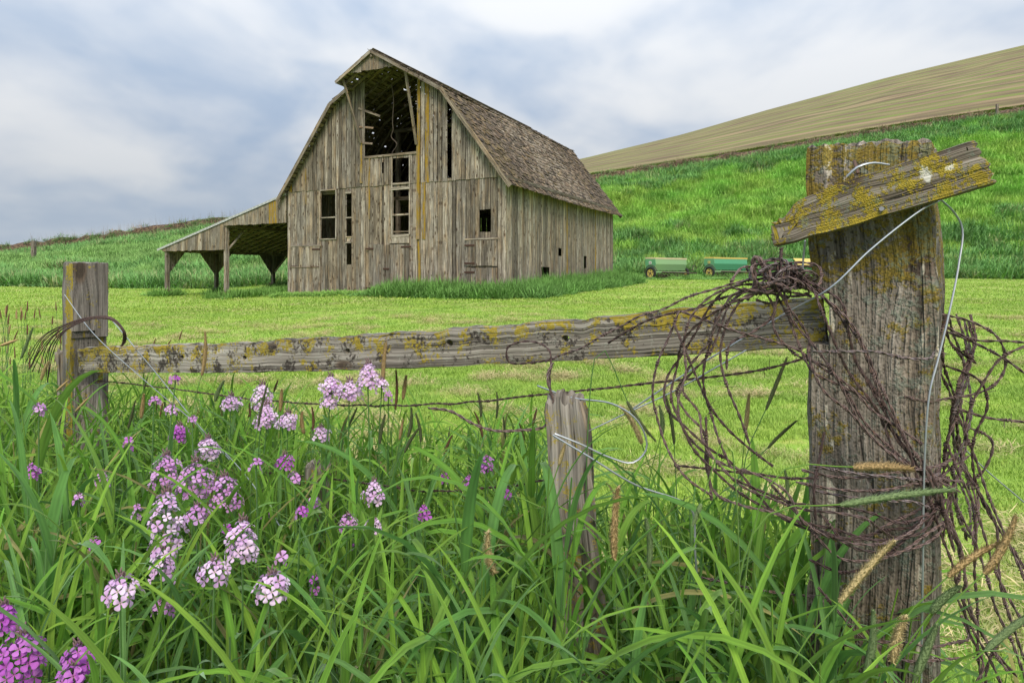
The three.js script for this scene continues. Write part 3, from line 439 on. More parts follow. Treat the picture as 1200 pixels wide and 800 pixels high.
// ------------------------------------------------------------------ fence in the foreground
const POST_TURN = -0.62;
const bigPostTex = timber(640, 1792, 0.66, 1.85, { seed: 5, knots: 7, knotR: 0.02, fine: 0.8, pal: [[0.22, 0.195, 0.17], [0.48, 0.445, 0.405], [0.70, 0.665, 0.62]], warm: 0.35, over: (x, y, c, h) => {
  // blistered, pitted face
  const bl = n2(x * 90, y * 38) * 0.6 + n2(x * 210, y * 120) * 0.4; h += 0.22 * bl; c = mix3(c, [c[0] * 0.6, c[1] * 0.58, c[2] * 0.56], sst(0.25, 0.7, -bl));
  // chalky drips
  const dr = n2(x * 46, 3.3), run = sst(0.46, 0.62, dr) * sst(0.15, 0.4, n2(x * 20 + 7, y * 11) + 0.35 * n2(x * 90, y * 40)); c = mix3(c, [0.80, 0.77, 0.70], run * 0.85);
  // crust: yellow near the head of the post, grey-green spots lower and at the arris
  const yl = lichen(x, y, 9, 0.42 - 0.80 * sst(1.46, 1.80, y) + 0.2 * sst(1.3, 0.6, y), 3); c = mix3(c, mix3([0.34, 0.29, 0.08], [0.62, 0.52, 0.10], n2(x * 200, y * 200) * 0.5 + 0.5), yl * 0.75);
  const gl = lichen(x, y, 14, 0.34 - 0.3 * sst(0.10, 0.19, x) * sst(0.32, 0.2, x), 9); c = mix3(c, GREYL(x, y), gl * 0.6); h += 0.15 * Math.max(yl, gl);
  return [c, h];
} });
const bigPostMat = woodMat(bigPostTex, { bump: 0.012 });
const bigPost = thing('fence_post', 'thick square weathered fence post with a plank nailed near its top', 'fence post', [0.722, 0, -1.301], POST_TURN);
{
  const H = 1.875;
  let g = timberBlock(0.208, H, 0.2, { sx: 26, sy: 150, sz: 22, r: 0.009, amp: 0.0042, seed: 3, shape: (x, y, z) => { const t = sst(0.90, 0.93, y); return [x + (y < 0 ? 0 : 0) + 0.006 * n2(y * 2, 4), y - t * (0.012 * (0.5 + 0.5 * n2(x * 30, z * 30)) + 0.01 * sst(0.03, 0.1, x)), z]; } });
  g.translate(0, H / 2 - 0.02, 0);
  const yN = 1.51; g = cut(g, box(0.075, 0.098, 0.3, -0.104, yN + 0.005, 0.03));
  part('shaft', g, bigPostMat, bigPost);
}
const lichPlankTex = timber(768, 384, 0.385, 0.19, { seed: 8, knots: 1, swirl: 0.4, knotR: 0.012, alongU: true, fine: 1.3, warp: 0.15, stretch: 0.5, pal: [[0.24, 0.205, 0.17], [0.47, 0.43, 0.38], [0.66, 0.63, 0.58]], over: (x, y, c, h) => {
  const l = lichen(x, y, 16, -0.16 + 0.5 * sst(0.25, 0.33, x) * sst(0.02, 0.07, y) + 0.28 * sst(0.10, 0.0, x), 5); c = mix3(c, LICH(x, y), l * 0.9);
  const g2 = lichen(x, y, 26, 0.33, 21); c = mix3(c, GREYL(x, y), g2 * 0.6);
  const wsp = sst(0.017, 0.010, Math.hypot((x - 0.262) * 1.6, y - 0.046) + 0.004 * n2(x * 120, y * 120)) + sst(0.009, 0.004, Math.hypot(x - 0.298, (y - 0.045) * 1.4) + 0.003 * n2(x * 160, y * 160)); c = mix3(c, [0.86, 0.85, 0.81], clamp(wsp) * 0.9);
  return [c, h + l * (0.35 + 0.25 * n2(x * 260, y * 260))];
} });
{ // plank nailed across the post head, tilted, broken at the left end
  const t = thing('nailed_plank', 'short lichen-covered plank nailed aslant across the head of the thick post', 'plank', [0, 0, 0]);
  const c = site(1020, 231, 1.175); t.position.copy(c); t.rotation.set(0, POST_TURN + 0.06, 0);
  const W = 0.345, H = 0.078;
  const g = timberBlock(W, H, 0.036, { sx: 110, sy: 24, sz: 5, r: 0.004, amp: 0.0013, alongX: true, seed: 12, shape: (x, y, z) => { const e = sst(-0.11, -0.172, x); let yy = y > 0 ? y - e * 0.03 * (0.8 + 0.2 * n2(x * 80, 2)) - 0.012 * sst(-0.03, -0.16, x) : y; const xx = x + (x < -0.158 ? 0.007 * (n2(y * 60, 3) + 0.5 * n2(y * 170, z * 40)) + 0.25 * Math.max(0, y) : 0) + (x > 0.158 ? 0.006 * n2(y * 90, z * 30) + y * -0.10 : 0); return [xx, yy + 0.002 * n2(x * 12, 7), z]; } });
  const m = part('plank_body', g, woodMat(lichPlankTex, { bump: 0.006 }), t); m.rotation.z = 0.275;
  const nail = new THREE.MeshStandardMaterial({ color: lin(0.13, 0.08, 0.06), roughness: 0.7, metalness: 0.5 });
  const nh = new THREE.CylinderGeometry(0.004, 0.004, 0.006, 10); nh.rotateX(Math.PI / 2); nh.translate(0.012, -0.028, 0.021); part('nail_head', nh, new THREE.MeshStandardMaterial({ color: lin(0.35, 0.35, 0.37), roughness: 0.5, metalness: 0.6 }), m);
  const st = new GB(); tube(st, [V(-0.006, 0.05, 0.0), V(-0.006, 0.07, 0.006), V(-0.006, 0.045, 0.018)], 0.003, 6); part('staple', st.geo(), nail, m);
}
const railTex = timber(2048, 256, 2.7, 0.3, { seed: 15, knots: 5, swirl: 0.35, knotR: 0.008, alongU: true, fine: 1.5, warp: 0.15, stretch: 0.35, pal: [[0.28, 0.26, 0.23], [0.54, 0.515, 0.475], [0.76, 0.74, 0.70]], warm: 0.4, over: (x, y, c, h) => {
  // x runs from the near end; black algae patches and ochre lichen along the top edge
  const bk = lichen(x, y, 10, 0.30 - 0.28 * sst(0.7, 2.2, x), 33); c = mix3(c, [0.14, 0.115, 0.095], bk * 0.75);
  const l = lichen(x, y, 11, 0.38 - 0.42 * sst(0.035, 0.098, y) * (y < 0.12 ? 1 : 0) - 0.20 * sst(1.9, 2.5, x) - 0.12 * sst(0.5, 0.3, x), 44); c = mix3(c, LICH(x, y), l * 0.85);
  const gy = lichen(x, y, 20, 0.36, 61); c = mix3(c, [0.62, 0.63, 0.58], gy * 0.5);
  return [c, h + 0.2 * l];
} });
{
  const A = site(968, 376, 1.335), B = site(97, 421, 2.60), L = A.distanceTo(B);
  const t = thing('fence_rail', 'long lichen-edged wooden rail between the two fence posts', 'fence rail', A.toArray());
  const dir = B.clone().sub(A).normalize();
  let g = timberBlock(L, 0.1, 0.042, { sx: 260, sy: 12, sz: 6, r: 0.004, amp: 0.0016, alongX: true, seed: 31, shape: (x, y, z) => { const s = x / L; return [x, y - 0.02 * Math.cos(Math.PI * s) + (y > 0 ? 0.0035 * n2(x * 14, 1) - 0.004 * sst(0.25, 0.6, n2(x * 3.3, 8)) : 0.002 * n2(x * 9, 5)), z]; } });
  const hole = (s, y, r) => { const c = new THREE.CylinderGeometry(r, r * 0.85, 0.2, 14); c.rotateX(Math.PI / 2); c.scale(1.25, 1, 1); const x = s * L - L / 2; c.translate(x, y - 0.02 * Math.cos(Math.PI * x / L), 0); return c; };
  g = cut(g, hole(0.214, 0.004, 0.009), hole(0.34, 0.012, 0.010), hole(0.475, 0.006, 0.009), hole(0.64, -0.002, 0.008), hole(0.76, 0.004, 0.009));
  g.translate(L / 2, 0, 0);
  const m = part('rail_body', g, woodMat(railTex, { bump: 0.005 }), t);
  // local +x along the rail, +z towards the viewer
  const zx = V(0, 1, 0).cross(dir).normalize().multiplyScalar(1), y2 = new THREE.Vector3().crossVectors(zx, dir).multiplyScalar(1);
  const mt = new THREE.Matrix4().makeBasis(dir, y2.y > 0 ? y2 : y2.negate(), new THREE.Vector3().crossVectors(dir, y2)); m.quaternion.setFromRotationMatrix(mt);
}
const postTexL = timber(384, 1024, 0.66, 1.7, { seed: 21, knots: 4, fine: 1, pal: [[0.25, 0.23, 0.215], [0.46, 0.435, 0.41], [0.64, 0.62, 0.595]], warm: 0.1, over: (x, y, c, h) => { const l = lichen(x, y, 9, 0.55 - 0.85 * sst(0.345, 0.37, x) * sst(0.50, 0.42, x), 3); return [mix3(c, LICH(x, y), l * 0.9), h + l * 0.2]; } });
{
  const f = site(106, 322, 2.63), TR = 0.84, n = V(Math.sin(TR), 0, Math.cos(TR)), c = f.clone().addScaledVector(n, -0.067);
  const t = thing('fence_post', 'square grey fence post at the rail end with yellow lichen on one corner', 'fence post', [c.x, 0, c.z], TR);
  let g = timberBlock(0.130, 1.66, 0.134, { sx: 16, sy: 110, sz: 16, r: 0.006, amp: 0.003, seed: 44 }); g.translate(0, 0.82, 0);
  g = cut(g, box(0.2, 0.19, 0.06, 0.02, 1.255, 0.082), box(0.09, 0.05, 0.03, -0.03, 1.352, 0.074));
  part('shaft', g, woodMat(postTexL, { bump: 0.008 }), t);
}
const stakeTex = timber(384, 1024, 0.6, 1.5, { seed: 27, knots: 4, swirl: 0.4, warp: 0.2, stretch: 0.5, fine: 1.2, pal: [[0.23, 0.205, 0.185], [0.47, 0.445, 0.41], [0.68, 0.655, 0.62]], over: (x, y, c, h) => { const l = lichen(x, y, 22, 0.36, 13) * sst(0.4, 1.1, y); c = mix3(c, LICH(x, y), l * 0.8); const m = sst(0.25, 0.6, fbm(x * 10, y * 3 + 7, 3)); return [mix3(c, [0.30, 0.20, 0.13], m * 0.25), h]; } });
const stakeMat = woodMat(stakeTex, { bump: 0.009 });
function stake(label, top, foot, wTop, wFoot, seed) {
  const H = top.y - foot.y + 0.1, t = thing('fence_stake', label, 'fence stake', [foot.x, 0, foot.z]);
  const g = timberBlock(wTop, H, wTop * 0.8, { sx: 14, sy: 70, sz: 10, r: 0.012, amp: 0.006, seed, shape: (x, y, z) => { const s = clamp(0.5 - y / H), k = lerp(1, wFoot / wTop, Math.pow(s, 0.8)); const cx = Math.cos(0.3), sx = Math.sin(0.3), X = x * k, Z = z * k; return [X * cx - Z * sx + (top.x - foot.x) * (1 - s) + 0.003 * n2(y * 3, seed), y + (y > H * 0.47 ? 0.016 * n2(x * 40, z * 40 + seed) - 0.1 * Math.abs(x + 0.01) : 0), X * sx + Z * cx + (top.z - foot.z) * (1 - s)]; } });
  g.translate(0, H / 2 - 0.1, 0);
  part('stake_body', g, stakeMat, t); return t;
}
{ const f = site(722, 322, 1.26), tp = site(662, 463, 1.36); f.y = 0; stake('leaning split wooden stake rising from the grass below the rail', tp, f, 0.074, 0.125, 51); }
{ const f = site(374, 322, 1.95), tp = site(374, 545, 1.95); f.y = 0; stake('short rotten stake half buried in grass behind the pink flowers', tp, f, 0.075, 0.085, 57); }
{ const f = site(70, 322, 2.75), tp = site(70, 412, 2.75); f.y = 0; stake('thin stake in the grass beside the lichened corner post', tp, f, 0.03, 0.035, 63); }

// ------------------------------------------------------------------ wire
const rustTex = paint(128, 512, (u, v) => { const x = u * 2, y = v * 8, a = fbm(x * 2, y * 3, 4), gl = sst(0.25, 0.5, fbm(x * 3 + 9, y * 4, 3)); const og = sst(0.2, 0.5, fbm(x * 2 + 31, y * 2.5, 3)); return mix3(mix3(mix3([0.27, 0.215, 0.21], [0.57, 0.49, 0.47], clamp(0.45 + a)), [0.52, 0.36, 0.25], og * 0.6), [0.56, 0.55, 0.57], gl * 0.55); });
rustTex.repeat.set(1, 4);
const rustMat = new THREE.MeshStandardMaterial({ map: rustTex, roughness: 0.75, metalness: 0.25 }), rustDark = new THREE.MeshStandardMaterial({ map: rustTex, color: lin(0.55, 0.5, 0.5), roughness: 0.75, metalness: 0.25 }), rustPale = new THREE.MeshStandardMaterial({ map: rustTex, color: lin(1.15, 1.3, 1.4), roughness: 0.6, metalness: 0.3 });
const zinc = new THREE.MeshStandardMaterial({ color: lin(0.42, 0.45, 0.48), roughness: 0.45, metalness: 0.6 });
const WR = 0.00145;
function strandGeo(pts, r = WR, pitch = 0.045, kink = 0.0045) {
  { const c0 = new THREE.CatmullRomCurve3(pts, false, 'centripetal'), m = Math.max(2, Math.round(c0.getLength() / 0.055)); pts = c0.getSpacedPoints(m).map((p, i) => i === 0 || i === m ? p : p.add(V(rr(-1, 1), rr(-1, 1), rr(-1, 1)).multiplyScalar(kink))); }
  const c = new THREE.CatmullRomCurve3(pts, false, 'centripetal'), L = c.getLength(), n = Math.max(6, Math.ceil(L / 0.0055)), P = c.getSpacedPoints(n), a = [], d = []; let up = V(0.2, 0.3, 0.9); const ph0 = rr(0, 6);
  for (let i = 0; i <= n; i++) { const T = P[Math.min(n, i + 1)].clone().sub(P[Math.max(0, i - 1)]).normalize(); up.addScaledVector(T, -up.dot(T)).normalize(); const B = new THREE.Vector3().crossVectors(T, up), ph = ph0 + i / n * L / pitch * Math.PI * 2, o = up.clone().multiplyScalar(Math.cos(ph) * r).addScaledVector(B, Math.sin(ph) * r); a.push(P[i].clone().add(o)); d.push(P[i].clone().sub(o)); }
  const b = new GB(); tube(b, a, r, 5); tube(b, d, r, 5); return { g: b.geo(), P, L };
}
const barbGeos = []; for (let k = 0; k < 4; k++) { const b = new GB(), r = WR * 0.85, p = []; for (let i = 0; i <= 16; i++) { const f = i / 16 * Math.PI * 4.4; p.push(V((i / 16 - 0.5) * 0.012, Math.cos(f) * WR * 2.1, Math.sin(f) * WR * 2.1)); } p.unshift(V(-0.008, rr(0.010, 0.018), rr(-0.008, 0.008))); p.push(V(0.008, -rr(0.010, 0.018), rr(-0.008, 0.008))); tube(b, p, (t) => t < 0.06 || t > 0.94 ? r * 0.4 : r, 4); barbGeos.push(b.geo()); }
function barbed(parent, name, pts, mat = rustMat, o = {}) {
  const s = strandGeo(pts, o.r, o.pitch, o.kink), m = part(name, s.g, mat, parent); let q = rr(0.02, 0.1); const gap = o.gap || 0.12;
  while (q < s.L) { const i = clamp(Math.round(q / s.L * (s.P.length - 1)), 1, s.P.length - 2), T = s.P[i + 1].clone().sub(s.P[i - 1]).normalize(), bb = part('barb', barbGeos[Math.floor(rnd() * 4)], mat, m); bb.position.copy(s.P[i]); bb.quaternion.setFromUnitVectors(V(1, 0, 0), T).multiply(new THREE.Quaternion().setFromAxisAngle(V(1, 0, 0), rr(0, 6))); q += gap * rr(0.8, 1.2); }
  return m;
}
const S = (list) => list.map((p) => site(...p));
const jitter = (list, a, dd) => list.map(([x, y, d]) => [x + rr(-a, a), y + rr(-a, a), d + rr(-dd, dd)]);
{ // the tangle hung over rail and post
  const t = thing('barbed_wire_tangle', 'rusty barbed wire heaped in loops around the thick post and rail end', 'barbed wire');
  const fam1 = [[952, 322, 1.27], [915, 332, 1.22], [862, 352, 1.22], [815, 392, 1.24], [790, 445, 1.25], [800, 502, 1.23], [842, 548, 1.2], [905, 585, 1.15], [985, 612, 1.12], [1062, 622, 1.12], [1108, 592, 1.16], [1122, 540, 1.24]];
  for (let k = 0; k < 5; k++) barbed(t, 'strand', S(jitter(fam1, 15 + 4 * k, 0.03)), k % 3 ? rustMat : rustDark);
  const fam2 = [[890, 322, 1.22], [935, 332, 1.2], [972, 362, 1.15], [1010, 428, 1.14], [1052, 500, 1.13], [1088, 568, 1.13], [1120, 640, 1.14], [1152, 722, 1.13], [1185, 800, 1.12]];
  for (let k = 0; k < 5; k++) barbed(t, 'strand', S(jitter(k > 1 ? fam2.slice(0, 7) : fam2, 15, 0.012)), k % 2 ? rustMat : rustDark);
  const fam3 = [[905, 325, 1.2], [925, 380, 1.19], [965, 440, 1.14], [1010, 500, 1.13], [1060, 560, 1.13], [1110, 575, 1.16]];
  for (let k = 0; k < 4; k++) barbed(t, 'strand', S(jitter(fam3, 20, 0.012)));
  const traced = [
    [[640, 424, 1.5], [690, 400, 1.42], [760, 366, 1.33], [830, 342, 1.26], [890, 325, 1.22], [935, 322, 1.22]],
    [[712, 400, 1.4], [770, 370, 1.31], [850, 350, 1.25], [905, 340, 1.21], [950, 348, 1.18]],
    [[800, 365, 1.25], [850, 382, 1.2], [900, 395, 1.18], [955, 420, 1.15], [1010, 470, 1.13], [1080, 520, 1.13]],
    [[796, 365, 1.26], [772, 410, 1.26], [765, 445, 1.26], [772, 490, 1.25], [792, 545, 1.22], [835, 580, 1.2]],
    [[792, 378, 1.25], [812, 430, 1.23], [828, 470, 1.22], [842, 520, 1.2], [858, 548, 1.19]],
    [[840, 372, 1.23], [828, 420, 1.22], [824, 462, 1.22], [850, 500, 1.2], [905, 545, 1.18]],
    [[870, 350, 1.22], [852, 390, 1.21], [846, 430, 1.21], [862, 470, 1.2], [868, 500, 1.2], [878, 520, 1.2]],
    [[892, 335, 1.21], [905, 362, 1.2], [882, 390, 1.2], [856, 402, 1.21], [850, 432, 1.21]],
    [[828, 490, 1.22], [830, 520, 1.22], [828, 560, 1.21], [836, 588, 1.2]],
    [[860, 560, 1.16], [890, 572, 1.14], [940, 590, 1.12], [1000, 597, 1.1], [1050, 612, 1.1], [1090, 602, 1.12]],
    [[938, 552, 1.13], [985, 560, 1.12], [1040, 556, 1.12], [1092, 548, 1.13], [1122, 530, 1.22]],
    [[932, 566, 1.13], [985, 575, 1.11], [1040, 572, 1.11], [1100, 562, 1.13]],
    [[960, 602, 1.12], [1000, 640, 1.1], [1042, 650, 1.1], [1085, 632, 1.11], [1112, 605, 1.15]],
    [[950, 655, 1.15], [990, 668, 1.12], [1030, 655, 1.1], [1080, 618, 1.11], [1108, 585, 1.14]],
    [[900, 565, 1.15], [935, 602, 1.13], [975, 652, 1.1], [1020, 660, 1.1], [1070, 640, 1.1], [1110, 612, 1.13]],
    [[960, 690, 1.14], [1010, 744, 1.12], [1060, 756, 1.11], [1110, 752, 1.13], [1135, 745, 1.2], [1128, 722, 1.25]],
    [[985, 755, 1.14], [1030, 768, 1.12], [1080, 772, 1.12], [1128, 772, 1.16]],
    [[966, 505, 1.125], [962, 540, 1.12], [954, 590, 1.11], [957, 610, 1.11]],
  ];
  traced.forEach((p, k) => barbed(t, 'strand', S(jitter(p, 2, 0.003)), k % 4 === 1 ? rustDark : rustMat, { gap: 0.1 }));
  for (const p of [[[953, 412, 1.14], [1000, 414, 1.11], [1050, 417, 1.11], [1085, 418, 1.13], [1104, 410, 1.2]], [[953, 546, 1.14], [1000, 556, 1.115], [1060, 562, 1.11], [1102, 555, 1.15]], [[955, 575, 1.14], [1010, 586, 1.115], [1065, 590, 1.11], [1105, 596, 1.16]]]) barbed(t, 'strand', S(p), rustPale, { r: 0.0015 });
  // knot of loops at the top left of the post
  for (let k = 0; k < 11; k++) { const cx = rr(875, 950), cy = rr(314, 345), R1 = rr(14, 30), R2 = rr(8, 16), p = []; const ph = rr(0, 6); for (let i = 0; i <= 12; i++) { const a = ph + i / 12 * Math.PI * rr(2.0, 2.3); p.push(site(cx + R1 * Math.cos(a) + i, cy + R2 * Math.sin(a) + rr(-3, 3), 1.2 + 0.035 * Math.sin(a * 1.3 + k))); } barbed(t, 'loop', p, k % 3 ? rustMat : rustPale, { gap: 0.09 }); }
  barbed(t, 'loop', S([[885, 338, 1.2], [876, 318, 1.2], [884, 303, 1.19], [900, 305, 1.18], [905, 322, 1.18], [896, 334, 1.18], [868, 352, 1.19]]), rustMat, { r: 0.0026, gap: 0.3 });
  barbed(t, 'loop', S([[915, 318, 1.2], [912, 300, 1.2], [917, 290, 1.2], [920, 302, 1.19], [916, 318, 1.19]]), rustDark, { r: 0.0016, gap: 0.3 });
  // loose loop on the rail
  barbed(t, 'loop', S([[650, 420, 1.42], [610, 428, 1.46], [588, 420, 1.47], [592, 408, 1.47], [615, 400, 1.46], [640, 406, 1.43], [646, 430, 1.41], [640, 450, 1.4], [646, 470, 1.38]]), rustDark, { r: 0.0014, gap: 0.5 });
  // snarl on the right of the post
  for (let k = 0; k < 8; k++) { const p = [], x0 = rr(1108, 1128), ph = rr(0, 6); for (let i = 0; i <= 9; i++) p.push(site(x0 + 13 * Math.sin(ph + i * 0.9) + i * 0.8, 372 + i * 29 + rr(-8, 8), 1.25 + 0.05 * Math.cos(ph + i * 0.8))); barbed(t, 'strand', p, k % 3 === 0 ? rustPale : rustMat, { gap: 0.08 }); }
  for (const p of [
    [[1102, 367, 1.24], [1130, 372, 1.22], [1160, 385, 1.2], [1178, 405, 1.2], [1182, 432, 1.2], [1172, 450, 1.2], [1145, 462, 1.2], [1110, 470, 1.18], [1060, 465, 1.14]],
    [[1104, 380, 1.24], [1135, 392, 1.22], [1165, 398, 1.2], [1205, 402, 1.18], [1260, 405, 1.15]],
    [[1108, 388, 1.24], [1150, 405, 1.22], [1180, 425, 1.2], [1210, 442, 1.18]],
    [[1205, 402, 1.17], [1170, 425, 1.18], [1150, 450, 1.19], [1135, 480, 1.2], [1132, 510, 1.2]],
    [[1120, 478, 1.2], [1140, 482, 1.2], [1170, 490, 1.19], [1205, 496, 1.18], [1260, 505, 1.15]],
    [[1128, 500, 1.22], [1156, 505, 1.2], [1162, 522, 1.2], [1160, 545, 1.2], [1148, 560, 1.22], [1130, 570, 1.22]],
    [[1112, 520, 1.2], [1140, 590, 1.16], [1165, 660, 1.14], [1195, 720, 1.12], [1230, 780, 1.1]],
    [[1108, 560, 1.18], [1140, 640, 1.14], [1172, 720, 1.12], [1190, 770, 1.1], [1215, 830, 1.1]],
    [[1118, 470, 1.22], [1152, 560, 1.18], [1180, 640, 1.15], [1210, 700, 1.12]],
    [[1115, 690, 1.18], [1140, 740, 1.15], [1165, 780, 1.13], [1180, 820, 1.12]],
    [[1145, 600, 1.2], [1142, 680, 1.2], [1145, 740, 1.2], [1150, 800, 1.2]],
    [[1185, 735, 1.15], [1165, 765, 1.15], [1152, 790, 1.15], [1160, 820, 1.15]],
    [[1118, 700, 1.22], [1125, 640, 1.22], [1120, 600, 1.22], [1112, 560, 1.2]],
    [[1110, 430, 1.22], [1142, 440, 1.2], [1160, 470, 1.19], [1140, 520, 1.2], [1155, 600, 1.18], [1190, 640, 1.16], [1215, 690, 1.14]],
    [[1128, 545, 1.2], [1165, 610, 1.17], [1172, 690, 1.15], [1200, 760, 1.13], [1215, 810, 1.12]],
    [[1120, 405, 1.23], [1138, 415, 1.22], [1150, 425, 1.22], [1140, 432, 1.22], [1126, 422, 1.22], [1130, 410, 1.22]],
    [[1104, 600, 1.16], [1130, 655, 1.15], [1128, 720, 1.15], [1150, 770, 1.14], [1140, 810, 1.13]],
  ]) barbed(t, 'strand', S(jitter(p, 2, 0.004)), rnd() < 0.3 ? rustDark : rustMat, { gap: 0.1 });
}
// single fence strands
const lineWire = (label, pts, mat = rustDark, o = { r: 0.0015, gap: 0.14, kink: 0.002 }) => { const t = thing('barbed_wire_strand', label, 'barbed wire', [0, 0, 0], 0); barbed(t, 'wire', S(pts), mat, o); };
lineWire('top barbed strand running below the rail from post to post', [[112, 446, 2.6], [200, 455, 2.35], [300, 468, 2.1], [420, 475, 1.85], [540, 472, 1.65], [640, 462, 1.5], [730, 452, 1.4], [840, 440, 1.31], [900, 432, 1.28], [965, 412, 1.28]]);
lineWire('barbed strand crossing low behind the pink flowers', [[120, 520, 2.55], [260, 548, 2.2], [398, 562, 1.95], [500, 575, 1.75], [590, 570, 1.6], [660, 560, 1.45]]);
lineWire('barbed strand low in the grass beside the thick post', [[790, 545, 1.4], [850, 552, 1.33], [930, 560, 1.25], [960, 560, 1.22]]);
lineWire('lowest barbed strand in the grass near the thick post foot', [[820, 676, 1.3], [880, 690, 1.26], [950, 698, 1.22], [1000, 700, 1.18]], rustMat);
lineWire('bent loose barbed wire curling onto the split stake', [[502, 478, 1.46], [530, 480, 1.44], [560, 497, 1.42], [600, 506, 1.4], [632, 502, 1.37], [648, 484, 1.35], [642, 440, 1.36], [648, 425, 1.4]], rustMat, { r: 0.0018, gap: 0.12 });
const plainWire = (label, pts, r = 0.0017, mat = zinc) => { const t = thing('plain_wire', label, 'wire', [0, 0, 0]); const b = new GB(); tube(b, spline(S(pts), 0.012), r, 6); part('wire', b.geo(), mat, t); };
plainWire('galvanised wire stretched from the plank down across the post to the rail', [[1104, 234, 1.14], [1080, 246, 1.12], [1020, 293, 1.12], [975, 336, 1.13], [930, 362, 1.2], [885, 388, 1.24], [800, 440, 1.32], [740, 480, 1.38]]);
plainWire('galvanised wire bowing out from the plank end and down the post', [[1103, 234, 1.14], [1118, 248, 1.15], [1128, 266, 1.15], [1124, 310, 1.14], [1112, 370, 1.13], [1100, 420, 1.125], [1090, 460, 1.12], [1084, 540, 1.12], [1082, 660, 1.12], [1080, 800, 1.12]]);
plainWire('short wire arched over the staple on the plank', [[993, 207, 1.15], [1005, 196, 1.14], [1022, 191, 1.14], [1042, 193, 1.15]], 0.0022);
plainWire('straight wire hanging below the broken plank end', [[944, 282, 1.18], [942, 300, 1.2], [940, 330, 1.21]], 0.0018);
plainWire('bright galvanised wire looping off the split stake into the grass', [[648, 510, 1.27], [690, 535, 1.24], [745, 568, 1.22], [800, 588, 1.21], [812, 600, 1.21], [815, 650, 1.2], [822, 720, 1.2], [835, 800, 1.2]], 0.0021);
plainWire('bright wire lassoed around the head of the split stake', [[630, 452, 1.4], [670, 466, 1.34], [720, 474, 1.3], [748, 494, 1.28], [758, 525, 1.28], [742, 542, 1.28], [715, 536, 1.28], [680, 520, 1.27], [650, 508, 1.27]], 0.0019);
plainWire('grey wire strand from the split stake up to the tangle', [[690, 505, 1.33], [730, 486, 1.32], [790, 458, 1.3], [840, 430, 1.26], [875, 410, 1.25]], 0.0014);
plainWire('grey wire stretched behind the snarl on the right of the post', [[1112, 505, 1.3], [1150, 545, 1.3], [1200, 588, 1.3], [1260, 640, 1.3]], 0.0014);
plainWire('pale wire running down from the far post into the flowers', [[75, 345, 2.5], [100, 380, 2.46], [120, 402, 2.42], [180, 455, 2.3], [235, 502, 2.1], [290, 560, 1.9], [330, 620, 1.7]], 0.0016);
plainWire('second pale wire beside the far post crossing the rail end', [[128, 372, 2.5], [150, 398, 2.44], [185, 440, 2.3], [225, 490, 2.15], [270, 540, 2.0]], 0.0018);
{ const t = thing('wire_coil', 'brown coil of old wire hung over the far fence post', 'wire coil'); for (let k = 0; k < 12; k++) { const b = new GB(), q = rr(-1, 1), e = k / 12; tube(b, spline(S([[26 + 34 * e + rr(-5, 5), 424 + 26 * e, 2.6 + q * 0.05], [48 + 16 * e + q, 396 + 16 * e, 2.52], [77, 380 + 8 * e + q, 2.45], [108 + q, 371 + 3 * e, 2.42], [132 + q * 2, 372 + 4 * e, 2.42], [146 - 3 * e, 388, 2.43 + q * 0.02], [147 - 4 * e, 400, 2.45], [141 + q, 407, 2.47]]), 0.02), 0.0017, 5); part('wire_turn', b.geo(), rustDark, t); } }

// ------------------------------------------------------------------ vegetation
const leafTex = paint(128, 256, (u, v) => { const s = 0.5 + 0.5 * Math.sin(u * 160), k = 0.80 + 0.08 * s + 0.08 * n2(u * 9, v * 3) + 0.02 * n2(u * 30, v * 12); return [k, k, k * 0.97]; });
leafTex.repeat.set(1, 3);
const leafMat = (r, g, b, o = {}) => new THREE.MeshPhysicalMaterial({ color: lin(r, g, b), map: leafTex, roughness: 1, transmission: o.tr ?? 0.4, thickness: 0, clearcoat: o.coat ?? 0.1, clearcoatRoughness: 0.4, specularIntensity: 0.5, side: THREE.DoubleSide });
const massMat = new THREE.MeshPhysicalMaterial({ map: leafTex, vertexColors: true, roughness: 1, transmission: 0.4, thickness: 0, clearcoat: 0.06, clearcoatRoughness: 0.4, specularIntensity: 0.5, side: THREE.DoubleSide });
const underMat = new THREE.MeshStandardMaterial({ vertexColors: true, roughness: 0.9, side: THREE.DoubleSide });
const G1 = leafMat(0.20, 0.46, 0.05), G2 = leafMat(0.26, 0.50, 0.07), G3 = leafMat(0.16, 0.39, 0.08);
const lawnBladeMat = new THREE.MeshStandardMaterial({ color: lin(1, 1, 1), roughness: 0.9, side: THREE.DoubleSide });
const grassMat = new THREE.MeshPhysicalMaterial({ color: lin(1, 1, 1), roughness: 1, transmission: 0.28, thickness: 0, side: THREE.DoubleSide });
